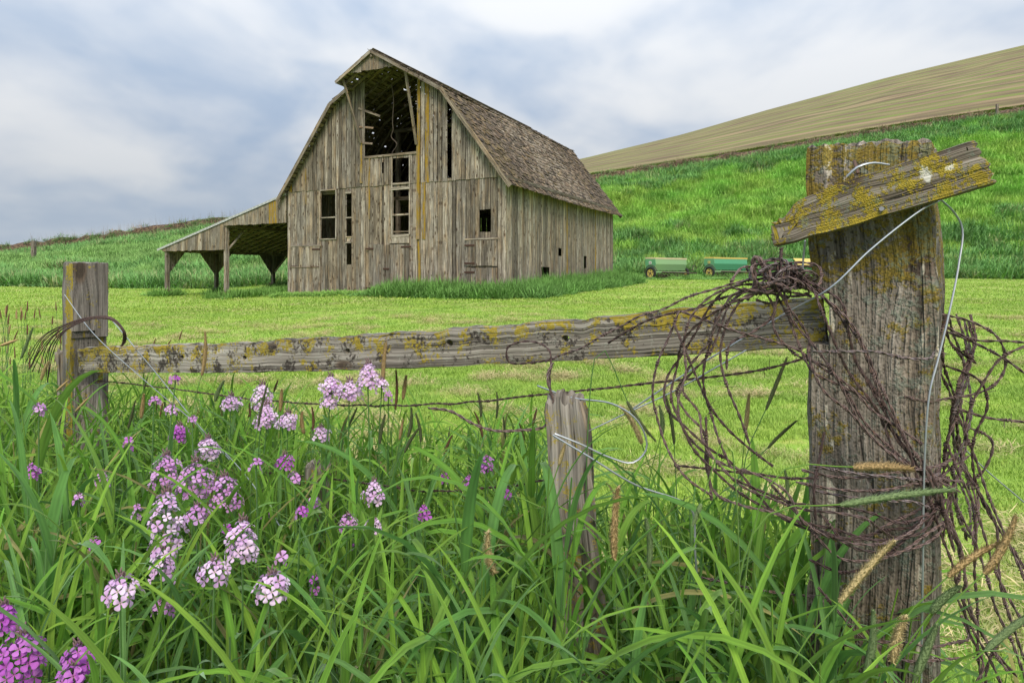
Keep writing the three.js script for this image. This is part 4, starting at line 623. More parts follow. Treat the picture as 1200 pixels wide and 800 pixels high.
// heads-and-flowers that grasses must leave room for: [bearing, elevation, radius, distance]
const flowers = [ // bearing, elevation, distance, length m, radius m, hue
  [140, 690, 1.0, 0.030, 0.024, 0], [318, 686, 1.08, 0.030, 0.026, 0], [251, 668, 1.12, 0.028, 0.024, 0], [284, 634, 1.16, 0.065, 0.026, 0], [194, 614, 1.18, 0.105, 0.030, 0], [190, 662, 1.16, 0.05, 0.018, 0], [228, 562, 1.55, 0.075, 0.04, 1], [194, 552, 1.6, 0.07, 0.036, 1], [262, 578, 1.55, 0.07, 0.04, 1], [243, 526, 1.75, 0.05, 0.026, 0],
  [307, 466, 2.0, 0.07, 0.032, 0], [312, 488, 1.95, 0.06, 0.034, 0], [337, 493, 1.9, 0.035, 0.03, 0], [270, 472, 2.05, 0.035, 0.03, 0], [387, 452, 1.8, 0.045, 0.026, 0], [409, 458, 1.78, 0.04, 0.036, 0], [431, 441, 1.75, 0.06, 0.028, 0], [386, 470, 1.8, 0.03, 0.022, 0], [447, 452, 1.75, 0.03, 0.018, 0], [376, 509, 1.9, 0.035, 0.024, 0],
  [333, 541, 1.75, 0.035, 0.022, 2], [438, 577, 1.6, 0.05, 0.022, 0], [438, 618, 1.5, 0.03, 0.018, 0], [210, 508, 1.9, 0.04, 0.026, 2], [26, 770, 0.95, 0.055, 0.032, 2], [90, 772, 0.95, 0.035, 0.022, 2], [3, 726, 1.0, 0.04, 0.022, 2], [82, 795, 0.92, 0.03, 0.016, 2], [188, 713, 1.15, 0.02, 0.014, 1], [230, 602, 1.3, 0.025, 0.02, 1], [36, 553, 1.7, 0.03, 0.015, 2], [570, 545, 1.5, 0.03, 0.015, 2], [590, 577, 1.45, 0.02, 0.012, 2], [550, 566, 1.5, 0.025, 0.012, 2], [408, 611, 1.5, 0.025, 0.018, 1], [370, 686, 1.3, 0.035, 0.012, 2], [497, 602, 1.45, 0.03, 0.012, 2], [368, 590, 1.6, 0.02, 0.014, 1], [200, 480, 2.0, 0.025, 0.016, 1], [328, 655, 1.2, 0.012, 0.012, 1]];
const keep = flowers.map(([x, y, d, l, r]) => [x, y, Math.max(l, r * 2) / d * FOCAL * 0.55 + 3, d]);
keep.push([690, 560, 34, 1.24], [695, 640, 34, 1.22], [705, 720, 34, 1.2], [670, 490, 22, 1.3], [374, 575, 16, 1.9], [810, 600, 14, 1.2], [900, 560, 60, 1.15], [840, 500, 60, 1.2]);
const topBy = table([-150, 0, 60, 110, 200, 300, 420, 520, 610, 650, 690, 760, 850, 940, 980, 1040, 1100, 1150, 1300], [366, 380, 410, 430, 442, 462, 486, 488, 484, 500, 560, 575, 590, 612, 665, 745, 775, 770, 745]);
function allowed(bx, d, h) { // height that keeps the view onto the blossoms, stakes and wires
  let m = Math.min(h, above(topBy(bx) + rr(-4, 34), d));
  for (const [x, y, r, kd] of keep) if (d < kd - 0.02 && Math.abs(bx - x) < r + 10) m = Math.min(m, above(y + r + rr(0, 20), d));
  return m;
}
const placed = (x, d, s, yaw, sy = s, tilt = 0) => new THREE.Matrix4().compose(V(x, groundY(x, d) - 0.01, -d), new THREE.Quaternion().setFromEuler(new THREE.Euler(tilt, yaw, rr(-tilt, tilt))), V(s, sy, s));
const tinted = (r, g, b, k) => lin(r * k, g * k, b * k);

// -- broad-leaved grass: one culm with long arching leaves
function culm(H, nLeaf, wide, lenK, parts) {
  const stem = new GB(), lean = rr(0, 6.28), la = rr(0.02, 0.10), top = V(Math.cos(lean) * la * H, H * 0.86, Math.sin(lean) * la * H), pts = []; for (let i = 0; i <= 6; i++) { const t = i / 6; pts.push(V(top.x * t * t, top.y * t, top.z * t * t)); }
  tube(stem, pts, (t) => 0.0032 * (1 - 0.55 * t), 5, 1, false);
  const leaves = []; let az = rr(0, 6.28);
  for (let k = 0; k < nLeaf; k++) { const t = lerp(0.14, 1.0, (k + rr(0, 0.4)) / nLeaf), p = V(top.x * t * t, top.y * Math.min(t, 1), top.z * t * t), b = parts ? new GB() : stem; az += 2.4 + rr(-0.7, 0.7); blade(b, p, az, rr(0.15, 0.5), lenK * rr(0.7, 1.15) * (t > 0.85 ? 0.6 : 1), wide * rr(0.75, 1.15) * (t > 0.85 ? 0.75 : 1), rr(0.8, 2.1) * (t > 0.85 ? 0.75 : 1), 9, 0.2, rr(-0.8, 0.8)); if (parts) leaves.push(b.geo()); }
  return parts ? { stem: stem.geo(), leaves } : stem.geo();
}
{ // mass of tall meadow grass (not countable) with narrow undergrowth
  rnd = mulberry(301);
  const protos = []; for (let k = 0; k < 10; k++) protos.push(culm(1, 6 + (k % 3), [0.011, 0.015, 0.008, 0.013][k % 4], rr(0.30, 0.44), false));
  const lists = protos.map(() => []);
  for (let i = 0; i < 3100; i++) {
    const d = 0.85 + 2.5 * Math.pow(rnd(), 0.75), bx = rr(-140, i % 9 ? 1010 : 1330), x = (bx - 600) / FOCAL * d; if (d > 2.75 && bx > 330) continue; if (d > 1.9 && bx > 640) continue;
    let h = allowed(bx, d, rr(0.7, 1.12)); if (h < 0.28) continue;
    const k = rr(0.7, 1.25), w = rnd(), kind = rnd(); lists[i % protos.length].push([placed(x, d, Math.min(1, 0.55 + h * 0.45), rr(0, 6.28), h * 1.13, 0.08), kind < 0.06 ? tinted(0.42, 0.40, 0.15, k) : kind < 0.24 ? tinted(0.19, 0.40, 0.11, k) : tinted(lerp(0.19, 0.33, w), lerp(0.46, 0.57, w), lerp(0.05, 0.065, w), k)]);
  }
  massed('meadow_grass', protos, lists, massMat, 'tall lush green meadow grass along the fence', 'grass');
  // further strip on the left, finer
  const fine = []; for (let k = 0; k < 5; k++) { const b = new GB(); for (let q = 0; q < 18; q++) blade(b, V(rr(-0.09, 0.09), 0, rr(-0.09, 0.09)), rr(0, 6.28), rr(0.02, 0.3), rr(0.55, 1.05), rr(0.003, 0.006), rr(0.2, 1.3), 4, 0.2); fine.push(b.geo()); }
  const fl = fine.map(() => []);
  for (let i = 0; i < 5000; i++) { const d = 0.9 + 3.6 * Math.pow(rnd(), 0.7), bx = rr(-160, 1330), x = (bx - 600) / FOCAL * d; const lim = table([-200, 60, 200, 350, 500, 640, 700, 1000, 1040, 1330], [4.6, 4.4, 3.5, 3.1, 2.7, 2.3, 2.0, 1.8, 1.6, 1.5])(bx); if (d > lim) continue; let h = allowed(bx, d, rr(0.5, 0.95)); if (h < 0.15) continue; const w = rnd(); fl[i % 5].push([placed(x, d, 1, rr(0, 6.28), h, 0.06), tinted(lerp(0.13, 0.26, w), lerp(0.33, 0.44, w), lerp(0.04, 0.055, w), rr(0.65, 1.2))]); }
  massed('undergrowth_grass', fine, fl, underMat, 'fine green grass filling the fence line', 'grass');
  // dry straw
  const st = new GB(); for (let q = 0; q < 5; q++) blade(st, V(rr(-0.1, 0.1), 0, rr(-0.1, 0.1)), rr(0, 6.28), rr(0.1, 0.9), rr(0.4, 0.8), 0.003, rr(0, 0.6), 4, 0.2);
  const sl = []; for (let i = 0; i < 520; i++) { const d = rr(1.0, 3), bx = rr(0, 900), h = allowed(bx, d, rr(0.4, 0.8)); if (h > 0.2) sl.push([placed((bx - 600) / FOCAL * d, d, 1, rr(0, 6.28), h, 0.2), tinted(0.50, 0.42, 0.24, rr(0.7, 1.1))]); }
  instanced('dry_straw', st.geo(), grassMat, sl, 'dry straw stalks among the green grass', 'straw');
}
{ // the nearest broad-leaved grasses, each a plant of its own
  rnd = mulberry(77);
  const protos = []; for (let k = 0; k < 8; k++) { const c = culm(1, 7, [0.019, 0.023, 0.017, 0.021][k % 4], rr(0.34, 0.48), true); protos.push(c); }
  const spots = [], spot = (x, d) => x > 700 ? 'between the split stake and the thick post' : x > 540 ? 'crowding the split stake' : x > 340 ? 'below the middle of the rail' : x < 150 ? 'before the far fence post' : 'among the lilac flowers';
  for (let i = 0; i < 400 && spots.length < 110; i++) { const d = rr(1.0, 1.75), bx = i % 3 ? rr(360, 960) : rr(-60, 330); let h = allowed(bx, d, rr(0.8, 1.12)); if (h < 0.5) continue; spots.push([bx, d, h]); }
  spots.push([660, 1.1, 1.08], [690, 1.06, 1.0], [728, 1.1, 1.1], [748, 1.05, 1.1], [650, 1.16, 1.27], [760, 1.25, 1.2], [800, 1.2, 1.17], [840, 1.3, 1.2], [880, 1.2, 1.15], [920, 1.15, 1.15], [780, 1.1, 1.12], [860, 1.1, 1.1], [945, 1.1, 1.08], [905, 1.3, 1.18], [820, 1.05, 1.06], [600, 1.15, 1.27], [622, 1.18, 1.32], [586, 1.1, 1.2], [638, 1.2, 1.32], [610, 1.06, 1.2], [560, 1.1, 1.16], [520, 1.06, 1.06], [482, 1.02, 1.02], [450, 1.04, 1.05], [540, 1.0, 1.02], [575, 0.98, 1.04], [500, 1.2, 1.15], [640, 1.02, 1.12], [760, 1.04, 1.06], [800, 1.1, 1.06], [850, 1.05, 1.04], [900, 1.02, 1.02], [930, 1.0, 1.04], [780, 0.98, 1.0], [870, 1.0, 1.0], [960, 0.98, 1.0], [40, 1.2, 1.15], [85, 1.35, 1.22], [120, 1.45, 1.25], [10, 1.25, 1.2], [165, 1.7, 1.25], [60, 1.8, 1.3], [20, 2.0, 1.35], [110, 2.1, 1.3], [190, 2.1, 1.2], [605, 1.5, 1.22], [622, 1.46, 1.2], [590, 1.42, 1.14], [635, 1.5, 1.16], [570, 1.5, 1.12], [612, 1.38, 1.1], [100, 1.5, 1.2], [60, 1.3, 1.1], [140, 1.6, 1.15], [30, 1.5, 1.2]);
  spots.forEach(([bx, d, h], i) => { const c = protos[i % 8], x = (bx - 600) / FOCAL * d, t = thing('broadleaf_plant', 'broad-leaved green grass plant with arching leaves ' + spot(bx, d), 'leafy plant', [x, groundY(x, d) - 0.01, -d], rr(0, 6.28), 'broad-leaved grass ' + spot(bx, d)); t.scale.set(0.55 + h * 0.45, h * 1.08, 0.55 + h * 0.45); const m = [G1, G2, G3][i % 3]; part('stem', c.stem, m, t); c.leaves.forEach((g) => part('leaf', g, m, t)); });
}
{ // flowering stems: four-petalled lilac blossoms in domed heads
  rnd = mulberry(55);
  const hueSets = [[[0.76, 0.53, 0.79], [0.82, 0.64, 0.85], [0.68, 0.43, 0.73]], [[0.62, 0.30, 0.64], [0.66, 0.38, 0.70], [0.56, 0.25, 0.60]], [[0.50, 0.13, 0.56], [0.56, 0.19, 0.62], [0.44, 0.09, 0.50]]];
  const petM = hueSets.map((s) => s.map((c) => new THREE.MeshPhysicalMaterial({ color: lin(...c), vertexColors: true, roughness: 1, transmission: 0.25, thickness: 0, side: THREE.DoubleSide })));
  const blossom = (open) => { const b = new GB(); for (let k = 0; k < 4; k++) { const a = k * Math.PI / 2 + rr(-0.12, 0.12), c = Math.cos(a), s = Math.sin(a), L = rr(0.011, 0.0135), Wd = L * 0.44; const pr = [[0.06, 0.12, 0], [0.35, 0.42, open * 0.35], [0.65, 0.95, open * 0.5], [0.88, 0.85, open * 0.42], [1.0, 0.3, open * 0.3]]; let prev = null; pr.forEach(([t, w, up], q) => { b.tint = q === 0 ? [0.8, 0.75, 0.55] : q === 1 ? [0.88, 0.82, 0.9] : [1, 1, 1]; const y = up * L, cv = [[-1, 0.1], [0, 0], [1, 0.1]].map(([e, dy]) => b.v(c * t * L - s * e * w * Wd, y + dy * Wd * w * 1.6, s * t * L + c * e * w * Wd, 0, 0)); if (prev) { b.q(prev[0], prev[1], cv[1], cv[0]); b.q(prev[1], prev[2], cv[2], cv[1]); } prev = cv; }); } return b.geo(); };
  const bl = [blossom(0.25), blossom(0.5), blossom(0.05), blossom(0.8)];
  const budB = new GB(); for (let q = 0; q < 12; q++) { const a = rr(0, 6.28), r = rr(0.001, 0.009), y = rr(0, 0.01), p = V(Math.cos(a) * r, y, Math.sin(a) * r); tube(budB, [p, p.clone().add(V(0, 0.003, 0)), p.clone().add(V(Math.cos(a) * 0.002, 0.007, Math.sin(a) * 0.002))], (t) => t < 0.1 ? 0.001 : t < 0.6 ? 0.0018 : 0.0006, 5); } const budG = budB.geo();
  const budM = new THREE.MeshStandardMaterial({ color: lin(0.22, 0.14, 0.14), roughness: 0.9 });
  const names = ['pale lilac flower with domed blossom head', 'lilac flower with densely packed blossom head', 'magenta flower with clustered blossoms'];
  const where = (x, y, d) => d < 1.05 && x < 120 ? 'low at the corner of the tall grass' : y < 500 ? 'standing up against the lawn below the rail' : x > 340 ? 'deep in the grass near the split stake' : 'among tall grass in the flower drift';
  { const far = [[180, 470], [225, 492], [150, 520], [92, 585], [60, 610], [110, 640], [45, 480], [300, 545], [345, 560], [352, 600], [310, 600], [265, 620], [415, 640], [520, 560], [230, 690], [160, 600], [120, 560], [205, 445], [455, 465]]; for (const [x, y] of far) flowers.push([x, y, rr(1.25, 1.9), rr(0.008, 0.03), rr(0.007, 0.013), rnd() < 0.55 ? 2 : 1]); }
  flowers.forEach(([bx, by, d, L, R, hue]) => {
    const head = site(bx, by, d), gx = head.x + rr(-0.06, 0.06), gz = head.z - rr(-0.05, 0.08), gy = groundY(gx, -gz);
    const size = R > 0.029 ? 'large ' : R > 0.019 ? 'medium-sized ' : 'small ';
    const t = thing('flower', size + names[hue] + ' ' + where(bx, by, d), 'flower', [gx, gy, gz], 0, size + names[hue] + ', ' + where(bx, by, d));
    const h = head.clone().sub(V(gx, gy, gz)), b = new GB(), pts = []; for (let i = 0; i <= 8; i++) { const s = i / 8; pts.push(V(h.x * s * s, (h.y - L * 0.5) * s, h.z * s * s)); } pts.push(V(h.x, h.y + L * 0.5, h.z));
    tube(b, pts, (s) => 0.003 * (1 - 0.5 * s), 5, 1, false); part('stem', b.geo(), G3, t);
    for (let k = 0; k < 7; k++) { const s = 0.25 + 0.1 * k, lb = new GB(); blade(lb, V(h.x * s * s, h.y * s, h.z * s * s), rr(0, 6.28), rr(0.6, 1.0), rr(0.05, 0.11) * (1.2 - s * 0.6), rr(0.014, 0.022), rr(0.2, 1.0), 5, 0.15); part('leaf', lb.geo(), G3, t); }
    const hd = grp('flower_head', t); hd.position.copy(h);
    R *= 0.92; const n = Math.round(clamp(2 * Math.PI * R * (L + R * 0.8) / 0.00036, 4, 36)), stalks = new GB();
    for (let k = 0; k < n; k++) { const f = (k + 0.5) / n, a = k * 2.39996 + rr(-0.2, 0.2), yy = lerp(-0.5, 0.5, f) * L, prof = Math.sqrt(clamp(1 - Math.pow(f * 1.02, 3.2))) * R * lerp(0.85, 1, Math.sin(f * 3)), rad = prof * rr(0.6, 1.3), p = V(Math.cos(a) * rad, yy + rr(-0.003, 0.003), Math.sin(a) * rad), up = V(Math.cos(a), lerp(0.15, 1.5, f * f), Math.sin(a)).add(V(rr(-0.3, 0.3), rr(-0.2, 0.4), rr(-0.3, 0.3))).normalize();
      const m = part('blossom', bl[Math.floor(rnd() * 4)], petM[hue][Math.floor(rnd() * 3)], hd); m.position.copy(p); m.quaternion.setFromUnitVectors(V(0, 1, 0), up); m.scale.setScalar(rr(0.65, 1.05)); tube(stalks, [V(0, yy - R * 0.4, 0), p], 0.0006, 3, 1, false); }
    part('flower_stalks', stalks.geo(), G3, hd); const bd = part('buds', budG, budM, hd); bd.position.set(0, L * 0.5, 0); bd.scale.setScalar(clamp(R / 0.022, 0.5, 1.3));
  });
}
{ // foxtail and timothy heads
  rnd = mulberry(91);
  const headM = { tan: new THREE.MeshStandardMaterial({ color: lin(0.40, 0.285, 0.13), roughness: 1 }), straw: new THREE.MeshStandardMaterial({ color: lin(0.46, 0.37, 0.18), roughness: 1 }), green: new THREE.MeshStandardMaterial({ color: lin(0.17, 0.24, 0.10), roughness: 1 }), brown: new THREE.MeshStandardMaterial({ color: lin(0.16, 0.085, 0.045), roughness: 1 }), dark: new THREE.MeshStandardMaterial({ color: lin(0.09, 0.11, 0.045), roughness: 1 }) };
  const spikes = (n, shag, bend) => { const b = new GB(), ax = (t) => bend * t * t, prof = (t) => Math.pow(Math.sin(Math.PI * clamp(0.07 + t * 0.89)), 0.55) * (1.1 - 0.35 * t); tube(b, [0, 0.1, 0.25, 0.45, 0.65, 0.85, 1].map((t) => V(ax(t), t, 0)), (t) => 0.052 * prof(t), 7); for (let k = 0; k < n; k++) { const t = (k + 0.5) / n, a = k * 2.39996 + rr(-0.3, 0.3), r = 0.05 * prof(t), c = Math.cos(a), s = Math.sin(a), w = rr(0.006, 0.013), out = rr(0.012, 0.03) * shag, up = rr(0.02, 0.06) * (rnd() < 0.25 * (shag - 1) ? -0.5 : 1), o = b.v(ax(t) + c * (r + out), t + up, s * (r + out)), p = b.v(ax(t) + c * r - s * w, t, s * r + c * w), q = b.v(ax(t) + c * r + s * w, t, s * r - c * w); b.f(o, p, q); } return b.geo(); };
  const hg = { smooth: [spikes(520, 1, 0.0), spikes(520, 1, 0.14), spikes(520, 1, -0.2)], shaggy: [spikes(520, 2, 0.1), spikes(520, 2.2, 0.24), spikes(520, 1.8, -0.2)], small: [spikes(60, 1.1, 0), spikes(60, 1.1, 0.1)] }, pick = (a) => a[Math.floor(rnd() * a.length)];
  // bearing & elevation of the lower and upper end of the head, distance, kind
  const heads = [
    [720, 655, 717, 570, 1.12, 'tan', 1], [1000, 548, 1070, 541, 1.02, 'tan', 1], [985, 592, 1118, 566, 0.98, 'green', 1], [984, 706, 1042, 628, 0.96, 'straw', 1], [1112, 676, 1162, 622, 0.98, 'tan', 1], [1154, 672, 1204, 616, 0.96, 'tan', 1], [1156, 762, 1212, 706, 0.92, 'green', 0], [1012, 800, 1040, 722, 0.95, 'green', 0], [1046, 776, 1053, 720, 0.95, 'straw', 1], [1072, 796, 1098, 732, 0.94, 'green', 0], [1092, 718, 1116, 680, 1.0, 'green', 0], [968, 640, 972, 608, 1.15, 'green', 0],
    [922, 580, 928, 552, 1.3, 'green', 0], [898, 480, 922, 420, 1.35, 'dark', 0], [900, 525, 930, 490, 1.4, 'dark', 0], [874, 505, 878, 462, 1.5, 'straw', 0], [735, 470, 760, 520, 1.3, 'dark', 0], [752, 520, 738, 472, 1.3, 'straw', 1], [790, 520, 787, 460, 1.5, 'dark', 0], [775, 510, 783, 478, 1.5, 'green', 0], [580, 672, 556, 632, 1.15, 'straw', 1],
    [236, 440, 248, 392, 1.9, 'tan', 0], [449, 452, 447, 396, 1.85, 'tan', 0], [328, 482, 330, 456, 1.8, 'tan', 0], [463, 480, 470, 435, 1.9, 'brown', 0], [472, 468, 476, 440, 1.9, 'tan', 0], [356, 508, 348, 484, 1.9, 'tan', 0], [366, 504, 371, 478, 1.9, 'brown', 0], [408, 500, 418, 478, 1.9, 'dark', 0], [474, 530, 486, 500, 1.6, 'dark', 0], [478, 512, 489, 480, 1.6, 'dark', 0], [445, 520, 446, 486, 1.6, 'dark', 0], [493, 518, 494, 485, 1.7, 'dark', 0], [468, 515, 472, 492, 1.7, 'tan', 0], [302, 500, 309, 450, 1.7, 'dark', 0], [210, 398, 212, 386, 3.4, 'brown', 0], [178, 408, 182, 396, 3.3, 'brown', 0], [196, 405, 199, 397, 3.3, 'brown', 0],
    [24, 420, 38, 384, 2.4, 'green', 0], [0, 405, 20, 398, 2.2, 'tan', 1], [48, 445, 52, 422, 2.2, 'straw', 0], [66, 458, 80, 445, 1.9, 'tan', 1], [88, 482, 103, 466, 1.8, 'tan', 1], [165, 490, 168, 462, 2.1, 'tan', 0], [150, 502, 158, 470, 2.0, 'dark', 0], [252, 470, 256, 445, 1.9, 'green', 0], [822, 590, 812, 616, 1.1, 'green', 0], [655, 545, 662, 520, 1.2, 'straw', 0], [760, 665, 770, 610, 1.1, 'green', 0]];
  for (let k = 0; k < 34; k++) { const bx = rr(-5, 75), by = rr(352, 425), d = rr(2.9, 4.2); heads.push([bx, by + rr(10, 14), bx + rr(-3, 4), by, d, k % 4 ? 'brown' : 'tan', 0]); }
  for (let k = 0; k < 16; k++) { const bx = rr(520, 680), by = rr(460, 520), d = rr(1.7, 2.3); heads.push([bx, by + rr(20, 30), bx + rr(-6, 6), by, d, k % 3 ? 'dark' : 'brown', 0]); }
  for (let k = 0; k < 14; k++) { const bx = rr(150, 330), by = rr(440, 500), d = rr(2.0, 2.9); heads.push([bx, by + rr(12, 20), bx + rr(-6, 6), by, d, k % 3 ? 'brown' : 'dark', 0]); }
  const lab = { tan: 'tawny', straw: 'straw-coloured', green: 'soft green', brown: 'dark brown', dark: 'dark green' };
  const zone = (x, y) => x > 955 ? 'in front of the thick post' : x > 690 ? 'between the split stake and the thick post' : x > 500 ? 'behind the split stake' : x < 120 ? 'beside the far fence post' : y < 480 ? 'below the wooden rail' : 'among the lilac flowers';
  for (const [x0, y0, x1, y1, d, col, shag] of heads) {
    const a = site(x0, y0, d), c = site(x1, y1, d), L = a.distanceTo(c), ax = c.clone().sub(a).normalize(), foot = V(a.x - ax.x * 0.25 + rr(-0.04, 0.04), 0, a.z - rr(-0.05, 0.05)); foot.y = groundY(foot.x, -foot.z);
    const lbl = lab[col] + ' foxtail seed head ' + zone(x0, y0), t = thing('foxtail_stem', lbl, 'foxtail', foot.toArray(), 0, lbl);
    const b = new GB(), o = foot; tube(b, spline([V(0, 0, 0), V((a.x - o.x) * 0.2, (a.y - o.y) * 0.45, (a.z - o.z) * 0.3), a.clone().addScaledVector(ax, -0.12).sub(o), a.clone().addScaledVector(ax, 0.01).sub(o)], 0.04), (s) => 0.0019 - 0.0008 * s, 5, 1, false); part('stalk', b.geo(), col === 'brown' || col === 'dark' ? G3 : G2, t);
    const h = part('seed_head', pick(L / d < 0.03 ? hg.small : shag ? hg.shaggy : hg.smooth), headM[col], t); h.position.copy(a).sub(o); h.quaternion.setFromUnitVectors(V(0, 1, 0), ax); const wk = Math.max(0.075, 0.062 * clamp(0.1 / L, 0.7, 1.6)) ; h.scale.set(wk, L, wk);
    if (L > 0.055) { const q = (col === 'dark' || col === 'brown' ? 0.075 : 0.11) * rr(0.85, 1.1); h.scale.set(q, L, q); } else h.scale.set(0.075, L, 0.075);
  }
}
{ // mown lawn: short blades, thinning into the sheet with distance; clippings
  rnd = mulberry(19);
  const patch = (n, s, h, w, seg) => { const b = new GB(); for (let q = 0; q < n; q++) { b.tint = null; blade(b, V(rr(-s, s), 0, rr(-s, s)), rr(0, 6.28), rr(0.05, 0.7), h * rr(0.5, 1.2), w * rr(0.7, 1.3), rr(0.2, 1.1), seg, 0.15); } return b.geo(); };
  const near = [0, 1, 2].map(() => patch(70, 0.12, 0.075, 0.0042, 3)), far = [0, 1, 2].map(() => patch(60, 0.35, 0.07, 0.010, 2)), vfar = [0, 1].map(() => patch(50, 0.9, 0.08, 0.026, 2));
  const ln = near.map(() => []), lf = far.map(() => []), lv = vfar.map(() => []);
  const hue = (x, d) => { const hay = sst(0.10, 0.42, fbm(x * 0.55 + 7, d * 0.9, 4)), w = clamp(0.5 + 0.6 * fbm(x * 0.35, d * 0.4 + 20, 3) + rr(-0.2, 0.2)), k = rr(0.9, 1.12); return lin(lerp(lerp(0.22, 0.31, w), 0.49, hay * 0.7) * k, lerp(lerp(0.37, 0.45, w), 0.44, hay * 0.7) * k, lerp(0.065, 0.17, hay) * k); };
  const put = (n, d0, d1, lists, s) => { for (let i = 0; i < n; i++) { const d = Math.sqrt(lerp(d0 * d0, d1 * d1, rnd())), bx = rr(-160, 1360), x = (bx - 600) / FOCAL * d; if (d > footD(bx) - 0.3) continue; lists[i % lists.length].push([placed(x, d, s * rr(0.8, 1.2), rr(0, 6.28)), hue(x, d)]); } };
  put(9000, 1.5, 10, ln, 1); put(9500, 9, 24, lf, 1); put(7000, 22, 48, lv, 1);
  near.forEach((g, k) => instanced('lawn_grass', g, lawnBladeMat, ln[k], 'short mown yellow-green grass of the lawn', 'grass')); far.forEach((g, k) => instanced('lawn_grass', g, lawnBladeMat, lf[k], 'short mown yellow-green grass of the lawn', 'grass')); vfar.forEach((g, k) => instanced('lawn_grass', g, lawnBladeMat, lv[k], 'short mown yellow-green grass of the lawn', 'grass'));
  const hayG = new GB(); for (let q = 0; q < 40; q++) blade(hayG, V(rr(-0.1, 0.1), rr(0.03, 0.08), rr(-0.1, 0.1)), rr(0, 6.28), rr(1.1, 1.7), rr(0.04, 0.1), 0.004, rr(-0.3, 0.5), 2, 0.1);
  const hl = []; for (let i = 0; i < 26000 && hl.length < 2600; i++) { const d = Math.sqrt(lerp(5, 300, rnd())), bx = rr(-100, 1300), x = (bx - 600) / FOCAL * d; if (fbm(x * 0.55 + 7, d * 0.9, 4) + 0.2 * n2(x * 3, d * 3) < 0.30) continue; hl.push([placed(x, d, rr(0.7, 1.5), rr(0, 6.28)), tinted(0.58, 0.48, 0.24, rr(0.7, 1.15))]); }
  instanced('hay_clippings', hayG.geo(), lawnBladeMat, hl, 'dried hay clippings scattered on the mown lawn', 'hay');
}
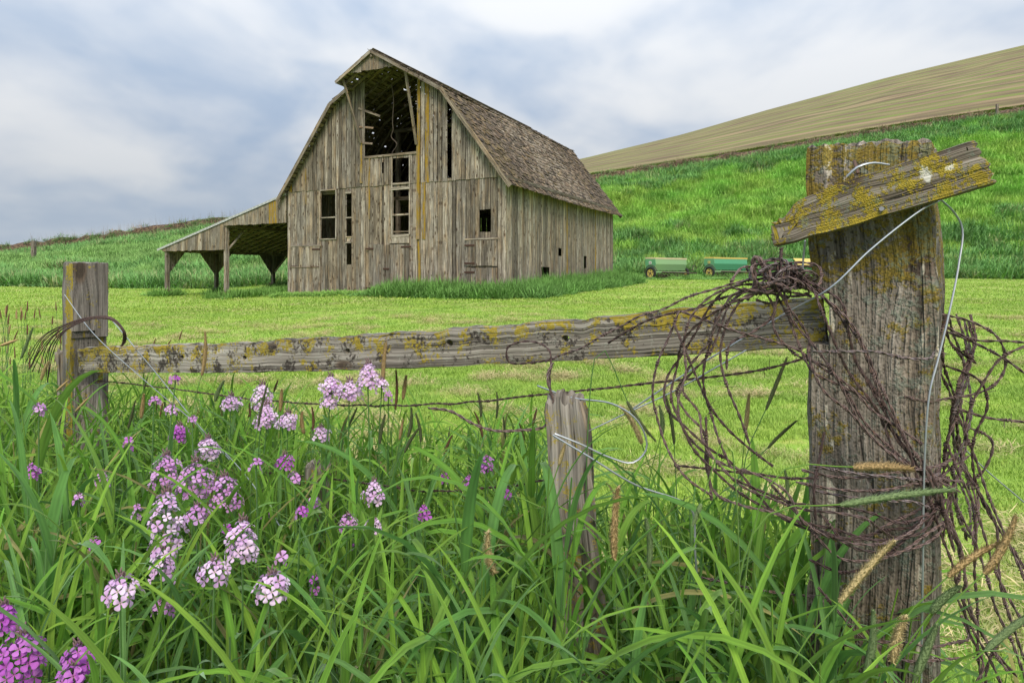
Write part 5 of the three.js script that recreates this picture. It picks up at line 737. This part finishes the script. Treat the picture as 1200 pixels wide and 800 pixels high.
{ // long grass on the bank, weeds round the barn and the drills
  rnd = mulberry(23);
  const clump = (n, s, h, w, lean) => { const b = new GB(); for (let q = 0; q < n; q++) blade(b, V(rr(-s, s), 0, rr(-s, s)), rr(0, 6.28), rr(0.02, lean), h * rr(0.5, 1.15), w * rr(0.7, 1.3), rr(0.2, 1.4), 3, 0.2); return b.geo(); };
  const up = [0, 1, 2].map(() => clump(60, 0.5, 0.75, 0.022, 0.35)), flop = [0, 1, 2].map(() => clump(70, 0.45, 0.7, 0.035, 0.9));
  const lu = up.map(() => []), lp = flop.map(() => []);
  for (let i = 0; i < 30000; i++) {
    const bx = rr(-260, 1460), f = footD(bx) - 0.4, s = Math.pow(rnd(), 1.15), d = lerp(f, DS + 0.2, s), x = (bx - 600) / FOCAL * d, z = fbm(x * 0.12 + 3, d * 0.18, 4);
    const lush = sst(0.35, 0.1, s + 0.35 * z) + sst(0.72, 0.88, s + 0.25 * z), k = rr(0.7, 1.25) * (1 + 0.5 * fbm(x * 0.3, d * 0.45, 3)); const right = bx > 330;
    if (lush > 0.5 && rnd() < 0.8) lp[i % 3].push([placed(x, d, rr(0.7, 1.7), rr(0, 6.28), rr(0.6, 1.9), 0.2), rnd() < 0.1 ? tinted(0.33, 0.38, 0.17, k) : tinted(0.17, 0.36, 0.105, k)]);
    else lu[i % 3].push([placed(x, d, rr(0.9, 1.5), rr(0, 6.28), rr(0.7, 1.3), 0.15), right ? tinted(lerp(0.26, 0.36, z + 0.5), 0.54, 0.10, k) : tinted(0.24, 0.42, 0.12, k)]);
  }
  up.forEach((g, k) => instanced('bank_grass', g, lawnBladeMat, lu[k], 'long bright green grass covering the bank', 'grass')); flop.forEach((g, k) => instanced('bank_weeds', g, lawnBladeMat, lp[k], 'darker leafy weeds growing in drifts on the bank', 'weeds'));
  // dry tufts along the soil edge
  const dry = clump(40, 0.5, 0.6, 0.03, 0.9), dl = []; for (let i = 0; i < 2600; i++) { const bx = rr(-200, 1420), d = DS + rr(-1.6, 2.6), x = (bx - 600) / FOCAL * d; if (fbm(x * 0.2, d * 0.6, 3) < -0.12) continue; const gr = bx < 330 ? rnd() < 0.85 : rnd() < 0.3; dl.push([placed(x, d, rr(0.6, 1.3), rr(0, 6.28), rr(0.4, 1.4), 0.3), gr ? tinted(0.10, 0.20, 0.05, rr(0.7, 1.2)) : tinted(0.27, 0.20, 0.13, rr(0.6, 1.2))]); }
  instanced('dry_brush', dry, lawnBladeMat, dl, 'dry brown brush along the eroded soil edge', 'brush');
  // crop margin: thin bright green line above the soil edge
  const ml = []; for (let i = 0; i < 2200; i++) { const bx = rr(600, 1420), d = DS + 4.6 + rr(-0.6, 0.6), x = (bx - 600) / FOCAL * d; ml.push([placed(x, d, 0.9, rr(0, 6.28), 0.4, 0.1), tinted(0.22, 0.30, 0.06, rr(0.8, 1.1))]); }
  instanced('crop_margin', up[0], lawnBladeMat, ml, 'bright green sprouting line along the lower edge of the field', 'crop');
  const sl = []; for (let i = 0; i < 260; i++) { const bx = rr(40, 330), d = rr(72, 80), x = (bx - 600) / FOCAL * d; sl.push([placed(x, d, 0.8, rr(0, 6.28), rr(1.2, 2.2), 0.1), tinted(0.28, 0.24, 0.17, rr(0.6, 1.1))]); }
  const stalk = clump(5, 0.5, 0.8, 0.012, 0.2); instanced('dry_weed_stalks', stalk, lawnBladeMat, sl, 'tall dry weed stalks along the crest of the bank', 'weeds');
  // weeds at the barn foot, shed posts, drills
  const wl = [[], [], []], C = Math.cos(0.444), Sn = Math.sin(0.444), toW = (u, v) => [-0.251 - C * u + Sn * v, 25 + Sn * u + C * v];
  const weed = (x, d, h, dark) => wl[Math.floor(rnd() * 3)].push([placed(x, d, rr(0.45, 0.8), rr(0, 6.28), h, 0.15), tinted(lerp(0.20, 0.12, dark), lerp(0.38, 0.28, dark), 0.07, rr(0.7, 1.25))]);
  for (let i = 0; i < 900; i++) { const v = rr(-0.4, 14.8), o = rr(0.15, 1.5) ; const [x, d] = toW(-o, v); weed(x, d, rr(0.6, 1.5) * (1.2 - 0.45 * o), 0.7); }
  for (let i = 0; i < 420; i++) { const u = rr(-0.5, 6.4), o = rr(0.1, 1.5); const [x, d] = toW(u, -o); weed(x, d, rr(0.6, 1.45) * (1.15 - 0.4 * o) * sst(6.6, 4.6, u), 0.6); }
  for (let i = 0; i < 200; i++) { const u = rr(5.5, 11.2), o = rr(0.05, 0.7); const [x, d] = toW(u, -o); weed(x, d, rr(0.15, 0.4), 0); }
  for (const [u, v, n, r] of [[19.1, -0.1, 40, 0.6], [14.5, -0.1, 40, 0.9], [13, 1, 70, 1.2], [12, 2.2, 90, 1.3], [18.9, 3, 14, 0.5], [18, 7.5, 60, 1.4], [15.5, 8.5, 90, 1.6]]) for (let i = 0; i < n; i++) { const [x, d] = toW(u + rr(-r, r), v + rr(-r, r)); weed(x, d, rr(0.3, 0.9), 0.4); }
  for (let i = 0; i < 520; i++) { const bx = rr(738, 965), d = rr(42.2, 47.5), x = (bx - 600) / FOCAL * d, edge = d < 43.4; weed(x, d, edge ? rr(0.15, 0.4) : rr(0.3, 0.8), 0.4); }
  flop.forEach((g, k) => instanced('weeds', g, lawnBladeMat, wl[k], 'leafy green weeds round the barn, shed and drills', 'weeds'));
}
renderer.render(scene, camera);
